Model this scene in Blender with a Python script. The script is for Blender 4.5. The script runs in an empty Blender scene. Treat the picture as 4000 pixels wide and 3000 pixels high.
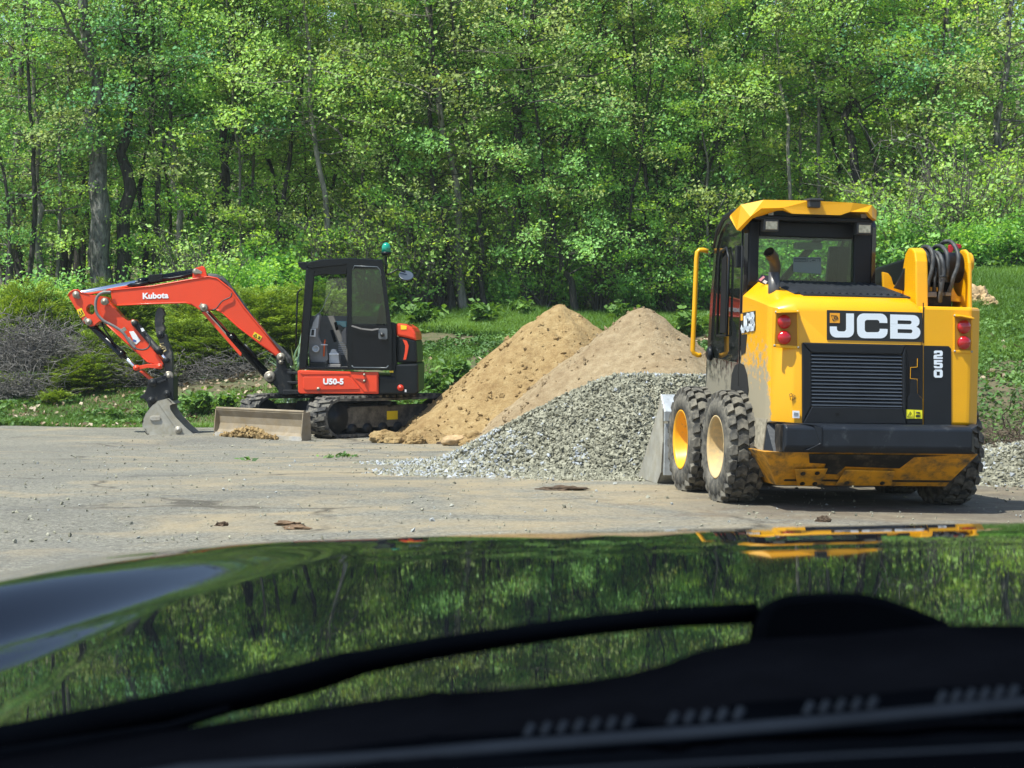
import bpy, math, random
import numpy as np
from mathutils import Vector, Matrix, Euler, noise
scene = bpy.context.scene
R = math.radians
COL = scene.collection

# ------------------------------------------------------------------ camera, sky, sun, exposure
F = 7670.0                       # focal length in photo pixels (4000 wide)
PITCH = math.atan(212.0 / F)
CAM = Vector((0, 0, 1.263))
cd = bpy.data.cameras.new("camera")
cd.sensor_width = 36.0; cd.lens = 36.0 * F / 4000.0
cd.clip_start = 0.05; cd.clip_end = 3000
cd.dof.use_dof = True; cd.dof.focus_distance = 17.0; cd.dof.aperture_fstop = 21.0
cam = bpy.data.objects.new("camera", cd); COL.objects.link(cam)
cam.location = CAM; cam.rotation_euler = (R(90) - PITCH, 0, 0)
scene.camera = cam

SUN = Vector((-0.36, -0.275, 0.89)).normalized()     # towards the sun
w = bpy.data.worlds.new("World"); scene.world = w; w.use_nodes = True
wn = w.node_tree.nodes; wl = w.node_tree.links
sky = wn.new("ShaderNodeTexSky"); sky.sky_type = 'NISHITA'; sky.sun_disc = False
sky.sun_elevation = math.asin(SUN.z); sky.sun_rotation = math.atan2(SUN.x, SUN.y)
wn["Background"].inputs[1].default_value = 0.125
wl.new(sky.outputs[0], wn["Background"].inputs[0])
sd = bpy.data.lights.new("sun", 'SUN'); sd.energy = 5.0; sd.angle = R(0.5); sd.color = (0.985, 0.985, 0.875)
so = bpy.data.objects.new("sun", sd); COL.objects.link(so)
so.rotation_euler = SUN.to_track_quat('Z', 'Y').to_euler()
scene.view_settings.view_transform = 'Standard'; scene.view_settings.look = 'None'
scene.view_settings.exposure = 0.6; scene.view_settings.gamma = 1.0

# ------------------------------------------------------------------ helpers
def ray(px, py):
    cx, cy = (px - 2000) / F, -(py - 1500) / F
    s, c = math.sin(PITCH), math.cos(PITCH)
    return Vector((cx, cy * s + c, cy * c - s))
def at(px, py, Y):
    d = ray(px, py); return CAM + d * (Y / d.y)
def hit(Mi, px, py, axis, val):
    o = Mi @ CAM; d = Mi.to_3x3() @ ray(px, py)
    return o + d * ((val - o[axis]) / d[axis])

class MB:
    def __init__(s): s.v = []; s.f = []; s.sm = []
    def add(s, vs, fs, smooth=False):
        n = len(s.v); s.v += [tuple(v) for v in vs]
        s.f += [tuple(n + i for i in f) for f in fs]; s.sm += [smooth] * len(fs); return s
    def box(s, a, b):
        x0, y0, z0 = [min(p, q) for p, q in zip(a, b)]; x1, y1, z1 = [max(p, q) for p, q in zip(a, b)]
        return s.add([(x0,y0,z0),(x1,y0,z0),(x1,y1,z0),(x0,y1,z0),(x0,y0,z1),(x1,y0,z1),(x1,y1,z1),(x0,y1,z1)],
              [(0,3,2,1),(4,5,6,7),(0,1,5,4),(1,2,6,5),(2,3,7,6),(3,0,4,7)])
    def prism(s, pts, off, smooth=False):
        """pts: 3D polygon, extruded by vector off"""
        off = Vector(off); n = len(pts); p = [Vector(q) for q in pts]
        nrm = Vector((0,0,0))
        for i in range(n): nrm += p[i].cross(p[(i+1) % n])
        if nrm.dot(off) > 0: p.reverse()
        v = p + [q + off for q in p]
        fs = [tuple(range(n)), tuple(range(2*n-1, n-1, -1))]
        fs += [(i, n+i, n+(i+1) % n, (i+1) % n) for i in range(n)]
        return s.add(v, fs, smooth)
    def tube(s, pts, r, n=8, cap=True, smooth=True):
        pts = [Vector(p) for p in pts]; rs = r if isinstance(r, (list, tuple)) else [r] * len(pts)
        T = []
        for i in range(len(pts)):
            a = pts[max(0, i-1)]; b = pts[min(len(pts)-1, i+1)]; t = (b - a)
            T.append(t.normalized() if t.length > 1e-9 else Vector((0,0,1)))
        up = Vector((0,0,1)) if abs(T[0].z) < .9 else Vector((0,1,0))
        u = T[0].cross(up).normalized(); vs = []
        for i, p in enumerate(pts):
            u = (u - T[i] * u.dot(T[i])).normalized(); w_ = T[i].cross(u)
            for k in range(n):
                a = 2*math.pi*k/n; vs.append(p + (u*math.cos(a) + w_*math.sin(a)) * rs[i])
        fs = []
        for i in range(len(pts)-1):
            for k in range(n):
                k2 = (k+1) % n; fs.append((i*n+k, i*n+k2, (i+1)*n+k2, (i+1)*n+k))
        s.add(vs, fs, smooth)
        if cap:
            m = len(s.v) - len(vs)
            s.f.append(tuple(m+k for k in range(n-1, -1, -1))); s.sm.append(False)
            s.f.append(tuple(m+(len(pts)-1)*n+k for k in range(n))); s.sm.append(False)
        return s
    def cyl(s, a, b, r, n=20): return s.tube([a, b], r, n)
    def lathe(s, c, axis, prof, n=32, smooth=True):
        """prof: list of (distance along axis, radius)"""
        c = Vector(c); ax = Vector(axis).normalized()
        u = ax.cross(Vector((0,0,1))); u = u.normalized() if u.length > .1 else Vector((1,0,0)); w_ = ax.cross(u)
        vs = [c + ax*d + (u*math.cos(2*math.pi*k/n) + w_*math.sin(2*math.pi*k/n))*r for d, r in prof for k in range(n)]
        fs = [(i*n+k, i*n+(k+1) % n, (i+1)*n+(k+1) % n, (i+1)*n+k) for i in range(len(prof)-1) for k in range(n)]
        return s.add(vs, fs, smooth)

def mesh_obj(name, me, mat, parent=None):
    o = bpy.data.objects.new(name, me); COL.objects.link(o)
    if mat: me.materials.append(mat)
    if parent: o.parent = parent
    return o
def part(name, mb, mat, parent=None, bevel=0, label=None):
    me = bpy.data.meshes.new(name); me.from_pydata(mb.v, [], mb.f)
    me.polygons.foreach_set("use_smooth", mb.sm); me.validate(); me.update()
    o = mesh_obj(name, me, mat, parent)
    if bevel:
        b = o.modifiers.new("bevel", 'BEVEL'); b.width = bevel; b.segments = 2; b.limit_method = 'ANGLE'; b.angle_limit = R(28)
        b.use_clamp_overlap = True
    if label: o['label'] = label
    return o
def tag(o, label=None, cat=None, group=None, kind=None):
    if label: o['label'] = label
    if cat: o['category'] = cat
    if group: o['group'] = group
    if kind: o['kind'] = kind
    return o
def empty(name, loc, rot=(0,0,0), label=None, cat=None, group=None):
    o = bpy.data.objects.new(name, None); COL.objects.link(o); o.location = loc; o.rotation_euler = rot
    o.empty_display_size = .1
    return tag(o, label, cat, group)
def np_mesh(name, V, Fc, mat, parent=None, smooth=False, tint=None):
    """V (n,3), Fc (m,k) arrays"""
    me = bpy.data.meshes.new(name); k = Fc.shape[1]
    me.vertices.add(len(V)); me.vertices.foreach_set("co", V.astype(np.float32).ravel())
    me.loops.add(Fc.size); me.loops.foreach_set("vertex_index", Fc.astype(np.int32).ravel())
    me.polygons.add(len(Fc)); me.polygons.foreach_set("loop_start", np.arange(0, Fc.size, k, dtype=np.int32))
    me.polygons.foreach_set("loop_total", np.full(len(Fc), k, dtype=np.int32))
    me.polygons.foreach_set("use_smooth", np.full(len(Fc), smooth, dtype=bool))
    if tint is not None:
        a = me.attributes.new("tint", 'FLOAT', 'FACE'); a.data.foreach_set("value", tint.astype(np.float32))
    me.update(calc_edges=True)
    return mesh_obj(name, me, mat, parent)

# value noise in numpy
def vnoise(x, y, seed=0):
    x = np.asarray(x, float); y = np.asarray(y, float)
    xi = np.floor(x); yi = np.floor(y); fx = x-xi; fy = y-yi
    fx = fx*fx*(3-2*fx); fy = fy*fy*(3-2*fy)
    def h(a, b):
        n = np.sin(a*127.1 + b*311.7 + seed*74.7)*43758.5453
        return n - np.floor(n)
    return (h(xi,yi)*(1-fx)+h(xi+1,yi)*fx)*(1-fy) + (h(xi,yi+1)*(1-fx)+h(xi+1,yi+1)*fx)*fy
def fbm(x, y, oct=4, seed=0):
    t = 0; a = .5
    for i in range(oct): t = t + a*vnoise(x*2**i, y*2**i, seed+i*13); a *= .5
    return t
def sstep(t): t = np.clip(t, 0, 1); return t*t*(3-2*t)

# ------------------------------------------------------------------ materials
MATS = {}
def nodes(m):
    m.use_nodes = True; nt = m.node_tree; return nt, nt.nodes["Principled BSDF"]
def ramp(nt, fac, stops):
    r = nt.nodes.new("ShaderNodeValToRGB"); e = r.color_ramp.elements
    while len(e) < len(stops): e.new(0.5)
    for el, (p, c) in zip(e, stops): el.position = p; el.color = (*c, 1) if len(c) == 3 else c
    nt.links.new(fac, r.inputs[0]); return r.outputs[0]
def tex(nt, scale, detail=4, rough=.55, coord='Object', dist=0, vec=None, w=None):
    t = nt.nodes.new("ShaderNodeTexNoise"); t.inputs['Scale'].default_value = scale
    t.inputs['Detail'].default_value = detail; t.inputs['Roughness'].default_value = rough; t.inputs['Distortion'].default_value = dist
    if vec is None:
        c = nt.nodes.new("ShaderNodeTexCoord"); vec = c.outputs[coord]
    nt.links.new(vec, t.inputs['Vector']); return t.outputs[0]
def mix(nt, fac, a, b, mode='MIX'):
    m = nt.nodes.new("ShaderNodeMix"); m.data_type = 'RGBA'; m.blend_type = mode
    for s_, v in ((0, fac), (6, a), (7, b)):
        if isinstance(v, (int, float)): m.inputs[s_].default_value = v
        elif isinstance(v, tuple): m.inputs[s_].default_value = (*v, 1)
        else: nt.links.new(v, m.inputs[s_])
    return m.outputs[2]
def mth(nt, op, a, b=0.0, c=None, clamp=False):
    m = nt.nodes.new("ShaderNodeMath"); m.operation = op; m.use_clamp = clamp
    for i, v in enumerate((a, b, c)):
        if v is None: continue
        if isinstance(v, (int, float)): m.inputs[i].default_value = v
        else: nt.links.new(v, m.inputs[i])
    return m.outputs[0]
def bump(nt, bs, h, strength, dist=.01):
    b = nt.nodes.new("ShaderNodeBump"); b.inputs['Strength'].default_value = strength; b.inputs['Distance'].default_value = dist
    nt.links.new(h, b.inputs['Height']); nt.links.new(b.outputs[0], bs.inputs['Normal'])
def M(name, col, rough=.5, metal=0, var=.12, vs=6, bmp=0, bs_=60, dirt=None, coat=0, dz=None, trans=0, ior=None, emis=None):
    """dirt=(colour, low, high, scale): noisy dust; dz=(z0,z1,xmax): dirt grows towards z0"""
    if name in MATS: return MATS[name]
    m = bpy.data.materials.new(name); nt, b = nodes(m); MATS[name] = m
    c = ramp(nt, tex(nt, vs), [(.3, tuple(max(0, x*(1-var)) for x in col)), (.7, tuple(min(1, x*(1+var)) for x in col))])
    b.inputs['Roughness'].default_value = rough; b.inputs['Metallic'].default_value = metal
    if coat: b.inputs['Coat Weight'].default_value = coat; b.inputs['Coat Roughness'].default_value = .06
    if ior: b.inputs['IOR'].default_value = ior
    if dirt:
        dc, lo, hi, sc = dirt
        n = tex(nt, sc, 8, .68)
        if dz:
            tc = nt.nodes.new("ShaderNodeTexCoord"); sx = nt.nodes.new("ShaderNodeSeparateXYZ"); nt.links.new(tc.outputs['Object'], sx.inputs[0])
            g = nt.nodes.new("ShaderNodeMapRange"); nt.links.new(sx.outputs[2], g.inputs[0])
            g.inputs[1].default_value = dz[0]; g.inputs[2].default_value = dz[1]; g.inputs[3].default_value = .32; g.inputs[4].default_value = -.35
            n = mth(nt, 'ADD', n, g.outputs[0])
            if len(dz) > 2:
                g2 = nt.nodes.new("ShaderNodeMapRange"); nt.links.new(sx.outputs[0], g2.inputs[0])
                g2.inputs[1].default_value = dz[2]; g2.inputs[2].default_value = dz[2]+.05; g2.inputs[3].default_value = 0; g2.inputs[4].default_value = -.6
                n = mth(nt, 'ADD', n, g2.outputs[0])
        f = ramp(nt, n, [(lo, (0,0,0)), (hi, (1,1,1))])
        c = mix(nt, f, c, dc)
        r2 = mix(nt, f, (rough,)*3, (.9,)*3); nt.links.new(r2, b.inputs['Roughness'])
        if coat: nt.links.new(mix(nt, f, (coat,)*3, (0,0,0)), b.inputs['Coat Weight'])
    nt.links.new(c, b.inputs['Base Color'])
    if trans: b.inputs['Transmission Weight'].default_value = trans
    if bmp: bump(nt, b, tex(nt, bs_, 6), bmp, .004)
    return m
def glass(name, tintc, alpha_mix=.35):
    """thin pane: tinted see-through plus reflection"""
    if name in MATS: return MATS[name]
    m = bpy.data.materials.new(name); m.use_nodes = True; nt = m.node_tree; nt.nodes.clear(); MATS[name] = m
    out = nt.nodes.new("ShaderNodeOutputMaterial"); t = nt.nodes.new("ShaderNodeBsdfTransparent"); t.inputs[0].default_value = (*tintc, 1)
    g = nt.nodes.new("ShaderNodeBsdfGlossy"); g.inputs['Roughness'].default_value = .02; g.inputs[0].default_value = (1,1,1,1)
    fr = nt.nodes.new("ShaderNodeFresnel"); fr.inputs[0].default_value = 1.5
    d = nt.nodes.new("ShaderNodeBsdfDiffuse"); d.inputs[0].default_value = (.25,.3,.27,1)
    m1 = nt.nodes.new("ShaderNodeMixShader"); m1.inputs[0].default_value = alpha_mix
    nt.links.new(t.outputs[0], m1.inputs[1]); nt.links.new(d.outputs[0], m1.inputs[2])
    m2 = nt.nodes.new("ShaderNodeMixShader"); nt.links.new(fr.outputs[0], m2.inputs[0])
    nt.links.new(m1.outputs[0], m2.inputs[1]); nt.links.new(g.outputs[0], m2.inputs[2]); nt.links.new(m2.outputs[0], out.inputs[0])
    return m
def leaf_mat(name, ca, cb, cc, trans=.35, rnd=.25, gloss=.06):
    m = bpy.data.materials.new(name); m.use_nodes = True; nt = m.node_tree; nt.nodes.clear(); MATS[name] = m
    out = nt.nodes.new("ShaderNodeOutputMaterial")
    at_ = nt.nodes.new("ShaderNodeAttribute"); at_.attribute_name = "tint"
    oi = nt.nodes.new("ShaderNodeObjectInfo")
    f = mth(nt, 'ADD', at_.outputs['Fac'], mth(nt, 'MULTIPLY', mth(nt, 'SUBTRACT', oi.outputs['Random'], .5), rnd))
    c = ramp(nt, f, [(0.05, ca), (.5, cb), (.97, cc)])
    d = nt.nodes.new("ShaderNodeBsdfDiffuse"); t = nt.nodes.new("ShaderNodeBsdfTranslucent"); g = nt.nodes.new("ShaderNodeBsdfGlossy")
    g.inputs['Roughness'].default_value = .55; g.inputs[0].default_value = (.9,.95,1,1)
    nt.links.new(c, d.inputs[0]); nt.links.new(mix(nt, 1.0, c, (1.25,1.15,.45), 'MULTIPLY'), t.inputs[0])
    m1 = nt.nodes.new("ShaderNodeMixShader"); m1.inputs[0].default_value = trans
    nt.links.new(d.outputs[0], m1.inputs[1]); nt.links.new(t.outputs[0], m1.inputs[2])
    m2 = nt.nodes.new("ShaderNodeMixShader"); m2.inputs[0].default_value = gloss
    nt.links.new(m1.outputs[0], m2.inputs[1]); nt.links.new(g.outputs[0], m2.inputs[2]); nt.links.new(m2.outputs[0], out.inputs[0])
    return m
# ------------------------------------------------------------------ terrain
def terrain(X, Y, detail=True):
    X = np.asarray(X, float); Y = np.asarray(Y, float)
    u = X / np.maximum(Y, 6)
    B = 30.6 - 11.6*sstep((u-.085)/(.225-.085)) + 1.0*sstep((-.12-u)/.1)
    base = -.24*sstep((Y-15)/11.) - .028*np.clip(X-1.6, 0, 6)*(1-sstep((Y-19)/6))
    W = 11.0 + 3.0*sstep((u-.12)/.1)
    ztop = 1.55 + .55*sstep((u-.13)/.1) - .35*sstep((-.1-u)/.08)
    s = np.clip((Y-B)/W, 0, 1); sm = 1-(1-s)**1.6
    z = base + (ztop-base)*sm
    z = z + .03*np.maximum(0, Y-B-W) + .20*np.maximum(0, Y-62)
    z = np.where(Y > 140, np.minimum(z, 26), z)
    if detail:
        k = sstep((Y-B)/2.5)
        z = z + k*(.22*(fbm(X*.35, Y*.35, 4, 3)-.47) + .08*(fbm(X*1.6, Y*1.6, 3, 9)-.45))
    return z
def pave_edge(X, Y):          # >0 inside the paved yard
    u = X/np.maximum(Y, 6)
    B = 29.9 - 12.0*sstep((u-.085)/(.225-.085)) + .55*sstep((-.2-u)/.06)
    return B - Y + .35*(fbm(X*.7, Y*.7, 4, 5)-.47) - .45*sstep((.10-np.abs(u+.155))/.1)*0

def tex_world(nt):
    g = nt.nodes.new("ShaderNodeNewGeometry"); return g.outputs['Position']

m = bpy.data.materials.new("soil"); nt, b = nodes(m); P = tex_world(nt)
c = mix(nt, ramp(nt, tex(nt, 3.5, 8, .7, vec=P), [(.38,(0,0,0)),(.62,(1,1,1))]), (.055,.085,.022), (.15,.115,.07))
c = mix(nt, ramp(nt, tex(nt, 26, 4, .7, vec=P), [(.45,(0,0,0)),(.7,(1,1,1))]), c, (.10,.085,.05))
nt.links.new(c, b.inputs['Base Color']); b.inputs['Roughness'].default_value = .95
bump(nt, b, tex(nt, 12, 6, .7, vec=P), .8, .05); MATS['soil'] = m

m = bpy.data.materials.new("asphalt"); nt, b = nodes(m); P = tex_world(nt); MATS['asphalt'] = m
mp = nt.nodes.new("ShaderNodeMapping"); nt.links.new(P, mp.inputs[0]); mp.inputs['Scale'].default_value = (.85, .95, 1)
stone = tex(nt, 42, 4, .8, vec=P)
c = ramp(nt, stone, [(.34,(.080,.077,.064)), (.5,(.188,.181,.152)), (.66,(.35,.335,.28))])
v = nt.nodes.new("ShaderNodeTexVoronoi"); v.inputs['Scale'].default_value = 38; nt.links.new(P, v.inputs['Vector'])
c = mix(nt, ramp(nt, v.outputs['Distance'], [(.12,(.8,.8,.8)),(.24,(0,0,0))]), c, (.36,.36,.33))
mid_ = tex(nt, 7, 6, .7, vec=P)
c = mix(nt, .55, c, ramp(nt, mid_, [(.32,(.72,.71,.68)), (.62,(1.08,1.07,1.04))]), 'MULTIPLY')
big = tex(nt, .55, 6, .62, vec=mp.outputs[0], dist=.6)
c = mix(nt, .75, c, ramp(nt, big, [(.30,(.72,.73,.76)), (.55,(1,1,1)), (.75,(1.0,1.0,1.0))]), 'MULTIPLY')
sx = nt.nodes.new("ShaderNodeSeparateXYZ"); nt.links.new(P, sx.inputs[0])
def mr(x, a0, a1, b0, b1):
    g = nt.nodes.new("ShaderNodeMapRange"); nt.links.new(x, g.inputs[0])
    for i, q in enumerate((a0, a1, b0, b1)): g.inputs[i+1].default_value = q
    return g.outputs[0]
# sandy spill, strongest in front of the heaps
near = mth(nt, 'ADD', mr(sx.outputs[0], -5.0, -.3, -.10, .05), mr(sx.outputs[1], 11, 18, -.03, .03))
sandn = mth(nt, 'ADD', tex(nt, .8, 7, .66, vec=mp.outputs[0], dist=.9), near)
c = mix(nt, ramp(nt, sandn, [(.46,(0,0,0)),(.66,(.65,.65,.65))]), c, (.36,.285,.17))
brown = tex(nt, 2.1, 8, .75, vec=mp.outputs[0], dist=.4)
bn = mth(nt, 'ADD', brown, mth(nt, 'ADD', mr(sx.outputs[0], -1, 1.5, -.09, .03), mth(nt, 'MULTIPLY', mr(sx.outputs[1], 11.5, 13, 0, .08), mr(sx.outputs[1], 15, 17, 1, 0))))
c = mix(nt, ramp(nt, bn, [(.62,(0,0,0)),(.72,(.5,.5,.5))]), c, (.15,.105,.065))
dirt = mth(nt, 'MULTIPLY', mr(sx.outputs[0], 1.0, 1.9, 0, 1), mth(nt, 'MULTIPLY', mr(sx.outputs[1], 12.6, 13.3, 0, 1), mr(sx.outputs[1], 16.5, 18, 1, 0)))  # brown soil round the loader, its tone darkened to deepen the shadow there
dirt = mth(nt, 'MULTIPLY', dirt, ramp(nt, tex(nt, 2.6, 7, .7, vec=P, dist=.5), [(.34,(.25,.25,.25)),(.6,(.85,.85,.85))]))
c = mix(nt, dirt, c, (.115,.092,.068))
# thin cracks with sand in them, and dark old patches
vc = nt.nodes.new("ShaderNodeTexVoronoi"); vc.feature = 'DISTANCE_TO_EDGE'; vc.inputs['Scale'].default_value = .33
wv = nt.nodes.new("ShaderNodeVectorMath"); wv.operation = 'ADD'; nt.links.new(P, wv.inputs[0])
wn_ = nt.nodes.new("ShaderNodeTexNoise"); wn_.inputs['Scale'].default_value = 1.3; wn_.inputs['Detail'].default_value = 6; nt.links.new(P, wn_.inputs['Vector']); nt.links.new(wn_.outputs['Color'], wv.inputs[1]); nt.links.new(wv.outputs[0], vc.inputs['Vector'])
cm = mth(nt, 'MULTIPLY', ramp(nt, vc.outputs['Distance'], [(.0,(1,1,1)),(.02,(0,0,0))]), ramp(nt, tex(nt, .7, 3, .5, vec=P), [(.48,(0,0,0)),(.56,(1,1,1))]))
c = mix(nt, cm, c, (.07,.06,.045))
old = ramp(nt, tex(nt, .38, 5, .6, vec=mp.outputs[0], dist=1.2), [(.54,(0,0,0)),(.64,(.28,.28,.28))])
c = mix(nt, old, c, (.12,.12,.115))
nt.links.new(c, b.inputs['Base Color']); b.inputs['Roughness'].default_value = .9
bump(nt, b, mth(nt, 'ADD', stone, tex(nt, 9, 5, .6, vec=P)), .8, .02)

def grid(xs, ys): 
    XX, YY = np.meshgrid(xs, ys); n, k = len(xs), len(ys)
    i = np.arange(k-1)[:, None]*n + np.arange(n-1)[None, :]
    Fc = np.stack([i, i+1, i+1+n, i+n], -1).reshape(-1, 4)
    return XX.ravel(), YY.ravel(), Fc
xs = np.unique(np.concatenate([np.linspace(-260,-22,24), np.linspace(-22,22,221), np.linspace(22,260,24)]))
ys = np.unique(np.concatenate([np.linspace(-60,8,10), np.linspace(8,16,17), np.linspace(16,48,257), np.linspace(48,90,60), np.linspace(90,420,30)]))
X_, Y_, Fc = grid(xs, ys)
Z_ = terrain(X_, Y_)
ground = np_mesh("ground", np.stack([X_, Y_, Z_], 1), Fc, MATS['soil'], smooth=True); tag(ground, kind='structure')
xs = np.linspace(-24, 12, 361); ys = np.unique(np.concatenate([np.linspace(-40, 10, 12), np.linspace(10, 32, 331)]))
X_, Y_, Fc = grid(xs, ys)
Z_ = terrain(X_, Y_, False) + .012 + .010*(fbm(X_*1.3, Y_*1.3, 3, 2)-.45)
cx = X_[Fc].mean(1); cy = Y_[Fc].mean(1)
keep = pave_edge(cx, cy) > 0
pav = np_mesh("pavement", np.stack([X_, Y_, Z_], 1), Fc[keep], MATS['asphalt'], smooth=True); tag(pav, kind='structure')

rng = np.random.default_rng(7)
# ------------------------------------------------------------------ leaf scattering
def leaves(P_, size, up=.5, stretch=1.5, jitter=.35, cup=.25, rg=None):
    """one folded diamond leaf (2 triangles as a quad) per point"""
    rg = rg or rng; n = len(P_)
    nrm = rg.normal(size=(n,3)); nrm[:,2] = np.abs(nrm[:,2])*(1-up) + up*2.0; nrm /= np.linalg.norm(nrm, axis=1)[:,None]
    a = rg.normal(size=(n,3)); a -= nrm*(a*nrm).sum(1)[:,None]; a /= np.linalg.norm(a, axis=1)[:,None]
    b_ = np.cross(nrm, a); s = (size*(1+jitter*rg.normal(size=n)).clip(.4, 2))[:,None]
    V = np.stack([P_-a*s*stretch, P_-b_*s+nrm*s*cup, P_+a*s*stretch, P_+b_*s+nrm*s*cup], 1).reshape(-1,3)
    return V, np.arange(4*n).reshape(n,4)
def stones(P_, size, rg, sub=8, flat=.7):
    """irregular octahedral pebbles"""
    n = len(P_)
    base = np.array([(1,0,0),(0,1,0),(-1,0,0),(0,-1,0),(0,0,1),(0,0,-1)], float)
    T = np.array([(0,1,4),(1,2,4),(2,3,4),(3,0,4),(1,0,5),(2,1,5),(3,2,5),(0,3,5)])
    V = base[None]*(1+.35*rg.uniform(-1,1,(n,6,1))) + .22*rg.uniform(-1,1,(n,6,3))
    V = V*np.stack([np.ones(n), rg.uniform(.55,1,n), rg.uniform(.4,.9,n)*flat/.7], 1)[:,None,:]
    q = rg.normal(size=(n,4)); q /= np.linalg.norm(q,axis=1)[:,None]; w_,x,y,z = q.T
    Rm = np.stack([1-2*(y*y+z*z),2*(x*y-z*w_),2*(x*z+y*w_),2*(x*y+z*w_),1-2*(x*x+z*z),2*(y*z-x*w_),2*(x*z-y*w_),2*(y*z+x*w_),1-2*(x*x+y*y)],1).reshape(n,3,3)
    V = np.einsum('nij,nkj->nki', Rm, V)*size[:,None,None] + P_[:,None,:]
    Fc_ = (T[None] + 6*np.arange(n)[:,None,None]).reshape(-1,3)
    return V.reshape(-1,3), Fc_

# ------------------------------------------------------------------ heaps
def height_heap(fn, x0, x1, y0, y1, step, mat, name, clip_extra=.02):
    xs = np.arange(x0, x1, step); ys = np.arange(y0, y1, step)
    X, Y, Fc = grid(xs, ys); g = terrain(X, Y, False); h = fn(X, Y)
    Z = g + np.maximum(h, -.05)
    k = (h[Fc].max(1) > -.03)
    V = np.stack([X, Y, Z], 1)
    used = np.unique(Fc[k]); mp_ = -np.ones(len(V), int); mp_[used] = np.arange(len(used))
    return V[used], mp_[Fc[k]]
def sand_mat(name, c1, c2, c3):
    m = bpy.data.materials.new(name); nt, b = nodes(m); P = tex_world(nt)
    c = ramp(nt, tex(nt, 9, 9, .72, vec=P), [(.3, c1), (.5, c2), (.68, c3)])
    big = tex(nt, 1.1, 5, .6, vec=P, dist=.5)
    c = mix(nt, .6, c, ramp(nt, big, [(.36,(.70,.63,.55)),(.56,(1,1,1))]), 'MULTIPLY')
    v = nt.nodes.new("ShaderNodeTexVoronoi"); v.inputs['Scale'].default_value = 34; nt.links.new(P, v.inputs['Vector'])
    c = mix(nt, ramp(nt, v.outputs['Distance'], [(.08,(.6,.6,.6)),(.2,(0,0,0))]), c, tuple(min(1,x*1.25) for x in c3))
    nt.links.new(c, b.inputs['Base Color']); b.inputs['Roughness'].default_value = .95
    bump(nt, b, mth(nt, 'ADD', tex(nt, 16, 8, .75, vec=P), tex(nt, 60, 3, .7, vec=P)), .9, .045); MATS[name] = m; return m
def cone_h(X, Y, cx, cy, h, r, rx=1., seed=0, rug=.10, rnd=.12):
    th = np.arctan2(Y-cy, X-cx); d = np.sqrt(((X-cx)/rx)**2 + (Y-cy)**2)
    rr = r*(1+.10*np.sin(th*2+seed)+.06*np.sin(th*5+seed*2)); 
    t = d/rr
    z = h*(1 - np.sqrt(t*t+rnd*rnd) + rnd*.35)*1.04
    z = z + rug*(fbm(X*2.2+seed, Y*2.2, 5, seed)-.47) + rug*.45*(fbm(X*7+seed, Y*7, 3, seed+4)-.45)
    foot = .13*np.exp(-((t-1.02)/.12)**2)
    return z + foot*(fbm(X*3, Y*3, 3, seed+9)-.2) - .03
def heap(name, fn, box, step, mat, label, cat, clods=(), rg=None):
    V, Fc = height_heap(fn, *box, step, mat, name)
    o = np_mesh(name, V, Fc, mat, smooth=True); tag(o, label, cat, 'heaps of loose material dumped on the yard'); return o, V
gold = sand_mat('golden_sand', (.29,.185,.075), (.43,.295,.13), (.54,.40,.20))
tan_ = sand_mat('tan_sand', (.28,.20,.11), (.40,.30,.175), (.50,.395,.25))
c1 = at(2190, 1225, 27.7); c1b = at(2085, 1260, 27.9); c2 = at(2500, 1245, 25.6)
def f1(X, Y):
    a = cone_h(X, Y, c1.x, 27.7, 1.86, 2.12, 1.0, 1, .15, .03)
    b_ = cone_h(X, Y, c1b.x+.02, 27.8, 1.64, 1.78, 1.0, 2.2, .15, .04)
    # a low clumpy toe running to the left
    toe = .30*np.exp(-(((X+1.15)/.45)**2 + ((Y-26.0)/.34)**2)) * (.5+fbm(X*5, Y*5, 3, 6))
    return np.maximum(np.maximum(a, b_), toe-.06)
def f2(X, Y): return cone_h(X, Y, c2.x, 25.6, 1.82, 2.40, 1.05, 4.1, .14, .06)
rg = np.random.default_rng(3)
def clod_mesh(V, rgx, n, s0, s1):
    idx = rgx.choice(len(V), n); s = s0+(s1-s0)*rgx.random(n)**3
    return stones(V[idx] + np.array([0,0,1])*s[:,None]*.25, s, rgx)
def heap_with_clods(name, fn, box, step, mat, label, cat, n, s0, s1, seed):
    V, Fc = height_heap(fn, *box, step, mat, name); rgx = np.random.default_rng(seed)
    T = np.concatenate([Fc[:, [0,1,2]], Fc[:, [0,2,3]]]); cv, cf = clod_mesh(V, rgx, n, s0, s1)
    o = np_mesh(name, np.concatenate([V, cv]), np.concatenate([T, cf+len(V)]), mat, smooth=False)
    sm = np.zeros(len(T)+len(cf), bool); sm[:len(T)] = True; o.data.polygons.foreach_set("use_smooth", sm)
    return tag(o, label, cat)
heap_with_clods('sand_pile', f1, (-2.9, 4.0, 24.8, 30.8), .04, gold, 'golden twin-peaked sand heap right behind the tracked excavator', 'sand pile', 1900, .008, .055, 1)
heap_with_clods('sand_pile', f2, (-1.4, 4.8, 22.6, 28.6), .04, tan_, 'smoother pale tan sand heap between the golden heap and the yellow loader', 'sand pile', 1300, .008, .045, 2)

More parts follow.
